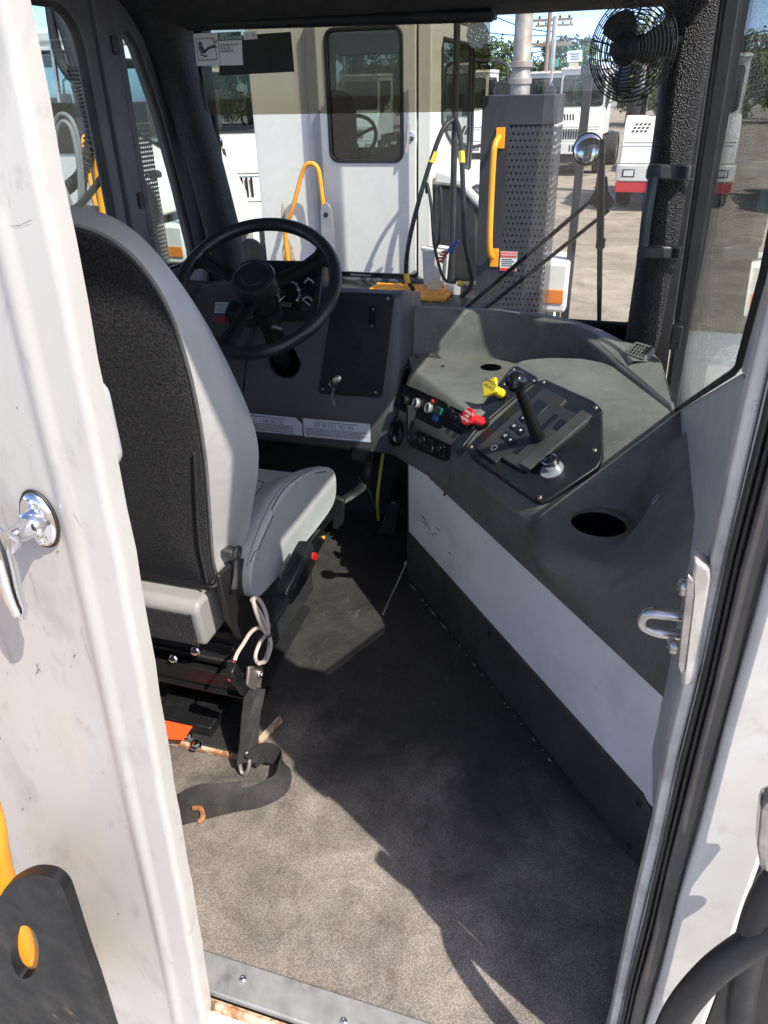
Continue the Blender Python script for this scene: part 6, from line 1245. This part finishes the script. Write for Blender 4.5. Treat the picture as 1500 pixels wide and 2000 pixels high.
# ---------------------------------------------------------------- trees beyond the yard
M_LEAF = []
for k, c in enumerate(((.055, .095, .022), (.085, .125, .03), (.040, .075, .020))):
    m = pbr('leaf_%d' % k, c, .6, var=.45, vs=1.4); b = m.node_tree.nodes['Principled BSDF']; setin(b, 'Subsurface Weight', 0); M_LEAF.append(m)
M_BARK = pbr('bark', (.10, .075, .055), .9, var=.3, bump=.6, bs=8)
def tree(h, w, seed, lab, x, y, nl=5200):
    rnd = random.Random(seed); t = thing('broadleaf_tree', lab, 'tree', (0, 0, 0), 'green trees beyond the yard')
    bm = new_bm(); tube(bm, [(0, 0, 0), (.1, .05, h*.3), (-.05, 0, h*.6), (0, 0, h*.85)], [.28, .22, .14, .05], 8)
    for k in range(7):
        a = rnd.uniform(0, 6.28); z0 = h*rnd.uniform(.3, .6); L = w*rnd.uniform(.5, .8); tube(bm, [(0, 0, z0), (math.cos(a)*L*.5, math.sin(a)*L*.5, z0+h*.1), (math.cos(a)*L, math.sin(a)*L, z0+h*.2)], [.12, .08, .03], 6)
    obj('trunk', bm, M_BARK, t, smooth=True)
    blobs = [(rnd.uniform(-.75, .75)*w, rnd.uniform(-.75, .75)*w, h*rnd.uniform(.22, .93), rnd.uniform(.18, .38)*w) for _ in range(46)]
    blobs = [(bx*(1-.55*max(0, bz/h-.45)), by*(1-.55*max(0, bz/h-.45)), bz, br*(1-.35*max(0, bz/h-.5))) for bx, by, bz, br in blobs]
    for mi_ in range(3):
        vs, fs = [], []
        for _ in range(nl//3):
            bx, by, bz, br = rnd.choice(blobs[mi_::3]); d = Vector((rnd.gauss(0, 1), rnd.gauss(0, 1), rnd.gauss(0, 1))).normalized()*br*rnd.uniform(.55, 1.05); d.z *= .8
            c = Vector((bx, by, bz))+d; n_ = (d.normalized()+Vector((rnd.uniform(-.7, .7), rnd.uniform(-.7, .7), rnd.uniform(-.2, .9)))).normalized(); a = n_.orthogonal().normalized(); b_ = n_.cross(a); s = rnd.uniform(.10, .24); ang = rnd.uniform(0, 3.1); a, b_ = a*math.cos(ang)+b_*math.sin(ang), b_*math.cos(ang)-a*math.sin(ang)
            i = len(vs); vs += [c-a*s, c+b_*s*.55, c+a*s, c-b_*s*.55]; fs.append((i, i+1, i+2, i+3))
        me = bpy.data.meshes.new('crown'); me.from_pydata([tuple(v) for v in vs], [], fs); me.materials.append(M_LEAF[mi_]); o = bpy.data.objects.new('crown', me); COL.objects.link(o); setpar(o, t); o['kind'] = 'stuff'
    t.location = (x, y, GZ); return t
trees = [tree(6.6, 3.0, 1, 'tall broadleaf tree right of the utility poles', -1.2, 62), tree(5.3, 3.6, 2, 'rounded green tree left of the exhaust stack', -11.8, 60), tree(6.2, 3.4, 3, 'bushy green tree right of the pale sign board', 2.4, 58)]
TL = ['bushy green tree in the row beyond the yard']*20
rt_ = random.Random(5)
for k, (x, y) in enumerate(((-6.6, 74), (4.8, 60), (-17, 62), (9.5, 62), (14, 66), (19, 60), (-23, 68), (-29, 64), (24, 64), (30, 60), (-36, 66), (-9.0, 76), (36, 66), (7.2, 70))):
    c = copy_tree(trees[k % 3]); c.location = (x, y, GZ); sc = rt_.uniform(.8, 1.0); c.scale = (sc, sc, sc); c.rotation_euler = (0, 0, rt_.uniform(0, 6.28)); c['label'] = 'bushy green tree in the row beyond the parked trucks'
# ---------------------------------------------------------------- poles, wires, signs
M_POLE = pbr('weathered_wood', (.26, .20, .15), .85, var=.2, stretch=(1, 1, .1))
def upole(x, y, h, lab):
    t = thing('utility_pole', lab, 'utility pole', (x, y, GZ)); bm = new_bm(); tube(bm, [(x, y, GZ), (x+.05, y, GZ+h)], [.12, .09], 10); obj('pole', bm, M_POLE, t, smooth=True)
    for dz in (.35, 1.25):
        bm = new_bm(); box(bm, x-.95, x+1.05, y-.07, y+.07, GZ+h-dz-.10, GZ+h-dz); ca = obj('cross_arm', bm, M_POLE, t)
        for dx in (-.8, -.4, .5, .9):
            bm = new_bm(); lathe(bm, [(.03, 0), (.06, .06), (.03, .12)], Matrix.Translation((x+dx, y, GZ+h-dz)), 8); obj('insulator', bm, M_TDARK, ca)
    return t
pA, pB = PX(1073, 18, 'y', 40), PX(1082, 32, 'y', 48)
upole(pA.x, 40, pA.z-GZ, 'weathered wooden utility pole with two cross arms'); upole(pB.x, 48, pB.z-GZ, 'wooden utility pole standing behind the nearer pole')
for k, (u0, v0, u1, v1, sag) in enumerate(((700, -20, 1068, 70, .5), (700, 20, 1068, 92, .4), (900, -10, 1078, 62, .3), (1085, 70, 1500, 60, .4), (760, 60, 1066, 100, .4))):
    a_, b_ = PX(u0, v0, 'y', 39), PX(u1, v1, 'y', 40); bm = new_bm(); tube(bm, [a_.lerp(b_, f)-Vector((0, 0, sag*4*f*(1-f))) for f in [j/12 for j in range(13)]], .022, 5); tag(obj('overhead_wire', bm, M_TDARK, None, smooth=True), 'thin black overhead wire strung to the wooden utility pole', 'wire', 'wires on the utility pole')
sg_ = thing('sign_board', 'pale two part sign board on green posts beyond the trucks', 'sign', tuple(PX(1122, 190, 'y', 34)))
def sp(u, v): return PX(u, v, 'y', 34)
bm = new_bm(); prism3(bm, [sp(1108, 100), sp(1137, 97), sp(1137, 120), sp(1108, 122)], (0, .08, 0)); b1 = obj('upper_board', bm, pbr('sign_white', (.62, .62, .62), .5), sg_)
bm = new_bm(); prism3(bm, [sp(1111, 123), sp(1130, 122), sp(1130, 152), sp(1111, 154)], (0, .08, 0)); obj('lower_board', bm, pbr('sign_cream', (.50, .46, .30), .5), sg_)
bm = new_bm()
for k, (x0, x1) in enumerate(((1113, 1132), (1115, 1130), (1114, 1131))): prism3(bm, [sp(x0, 104.5+5*k), sp(x1, 103.5+5*k), sp(x1, 105.5+5*k), sp(x0, 106.5+5*k)], (0, -.01, 0))
obj('sign_lines', bm, pbr('sign_print', (.2, .25, .3), .6), b1, kind='stuff')
for u in (1109, 1134):
    a_ = sp(u, 122); bm = new_bm(); box(bm, a_.x-.05, a_.x+.05, 34.09, 34.19, GZ, a_.z+.5); obj('sign_post', bm, pbr('sign_green', (.03, .16, .09), .5), sg_)
ss_ = thing('street_sign', 'small green street sign on a thin post', 'sign', tuple(PX(1083, 170, 'y', 36)))
a_ = PX(1083, 124, 'y', 36); bm = new_bm(); box(bm, a_.x-.18, a_.x+.18, 35.98, 36.0, a_.z-.12, a_.z+.16); obj('plate', bm, pbr('street_green', (.04, .30, .20), .4), ss_)
bm = new_bm(); tube(bm, [(a_.x, 36.04, GZ), (a_.x, 36.04, a_.z+.1)], .04, 6); obj('post', bm, M_POLE, ss_)

# ---------------------------------------------------------------- hoses hanging behind the truck on the left, seen through the left window
hb = thing('hose_bundle', 'looped air hoses hanging with a ribbed black sleeve outside the left side window', 'hoses', tuple(PX(150, 430, 'y', 4.6)))
def hp(pts, r, mat, nm, y=4.6, n=8):
    bm = new_bm(); tube(bm, curve([PX(u, v, 'y', y) for u, v in pts], 7), r, n); return obj(nm, bm, mat, hb, smooth=True)
M_GH2 = pbr('grey_hose', (.16, .17, .17), .45)
hp([(92, -40), (97, 10), (104, 60), (115, 110), (130, 140), (146, 158)], .030, M_RUBBER, 'hose')
hp([(104, -40), (114, 20), (126, 60), (138, 100), (146, 130), (152, 165), (163, 195), (172, 225), (176, 262), (172, 305), (158, 342), (138, 362), (118, 378)], .034, M_RUBBER, 'sleeve_hose')
for k in range(34):
    f = k/33; pts = curve([PX(u, v, 'y', 4.6) for u, v in [(146, 130), (152, 165), (163, 195), (172, 225), (176, 262), (172, 305), (158, 342), (138, 362), (118, 378)]], 8)
    i = min(len(pts)-2, int(f*(len(pts)-2))); c_, t_ = pts[i], (pts[i+1]-pts[i]).normalized(); bm = new_bm(); lathe(bm, [(.034, -.008), (.044, -.004), (.044, .004), (.034, .008)], frame(c_, t_.orthogonal(), None, t_), 10, False); obj('rib', bm, M_RUBBER, hb, smooth=40)
hp([(96, 20), (100, 70), (106, 120), (112, 165), (118, 200)], .016, M_STEEL, 'spring_hanger')
hp([(102, 300), (104, 250), (116, 225), (134, 228), (148, 255), (156, 300), (160, 350), (162, 400), (160, 450)], .015, M_GH2, 'hose', 4.55)
hp([(108, 330), (110, 262), (122, 238), (138, 250), (150, 300), (156, 360), (154, 420)], .013, M_GH2, 'hose', 4.5)
hp([(105, 300), (114, 340), (128, 370), (140, 400)], .012, M_GH2, 'hose', 4.5)
hp([(118, 420), (150, 405), (178, 375), (200, 345)], .024, M_RUBBER, 'hose', 4.5)
hp([(180, 255), (186, 300), (194, 360), (206, 440), (212, 500)], .030, M_YEL, 'yellow_rail', 4.7, 10)
bm = new_bm(); a_ = PX(150, 405, 'y', 4.62); box(bm, a_.x-.14, a_.x+.10, 4.55, 4.75, GZ, a_.z); obj('hose_stand', bm, M_TDARK, hb, bevel=.02)
bm = new_bm(); a_ = PX(100, -40, 'y', 4.62); tube(bm, [(a_.x-.25, 4.62, GZ), (a_.x-.25, 4.62, a_.z+.05), (a_.x+.12, 4.62, a_.z+.05)], .025, 8); obj('hose_mast', bm, M_TDARK, hb, smooth=40)
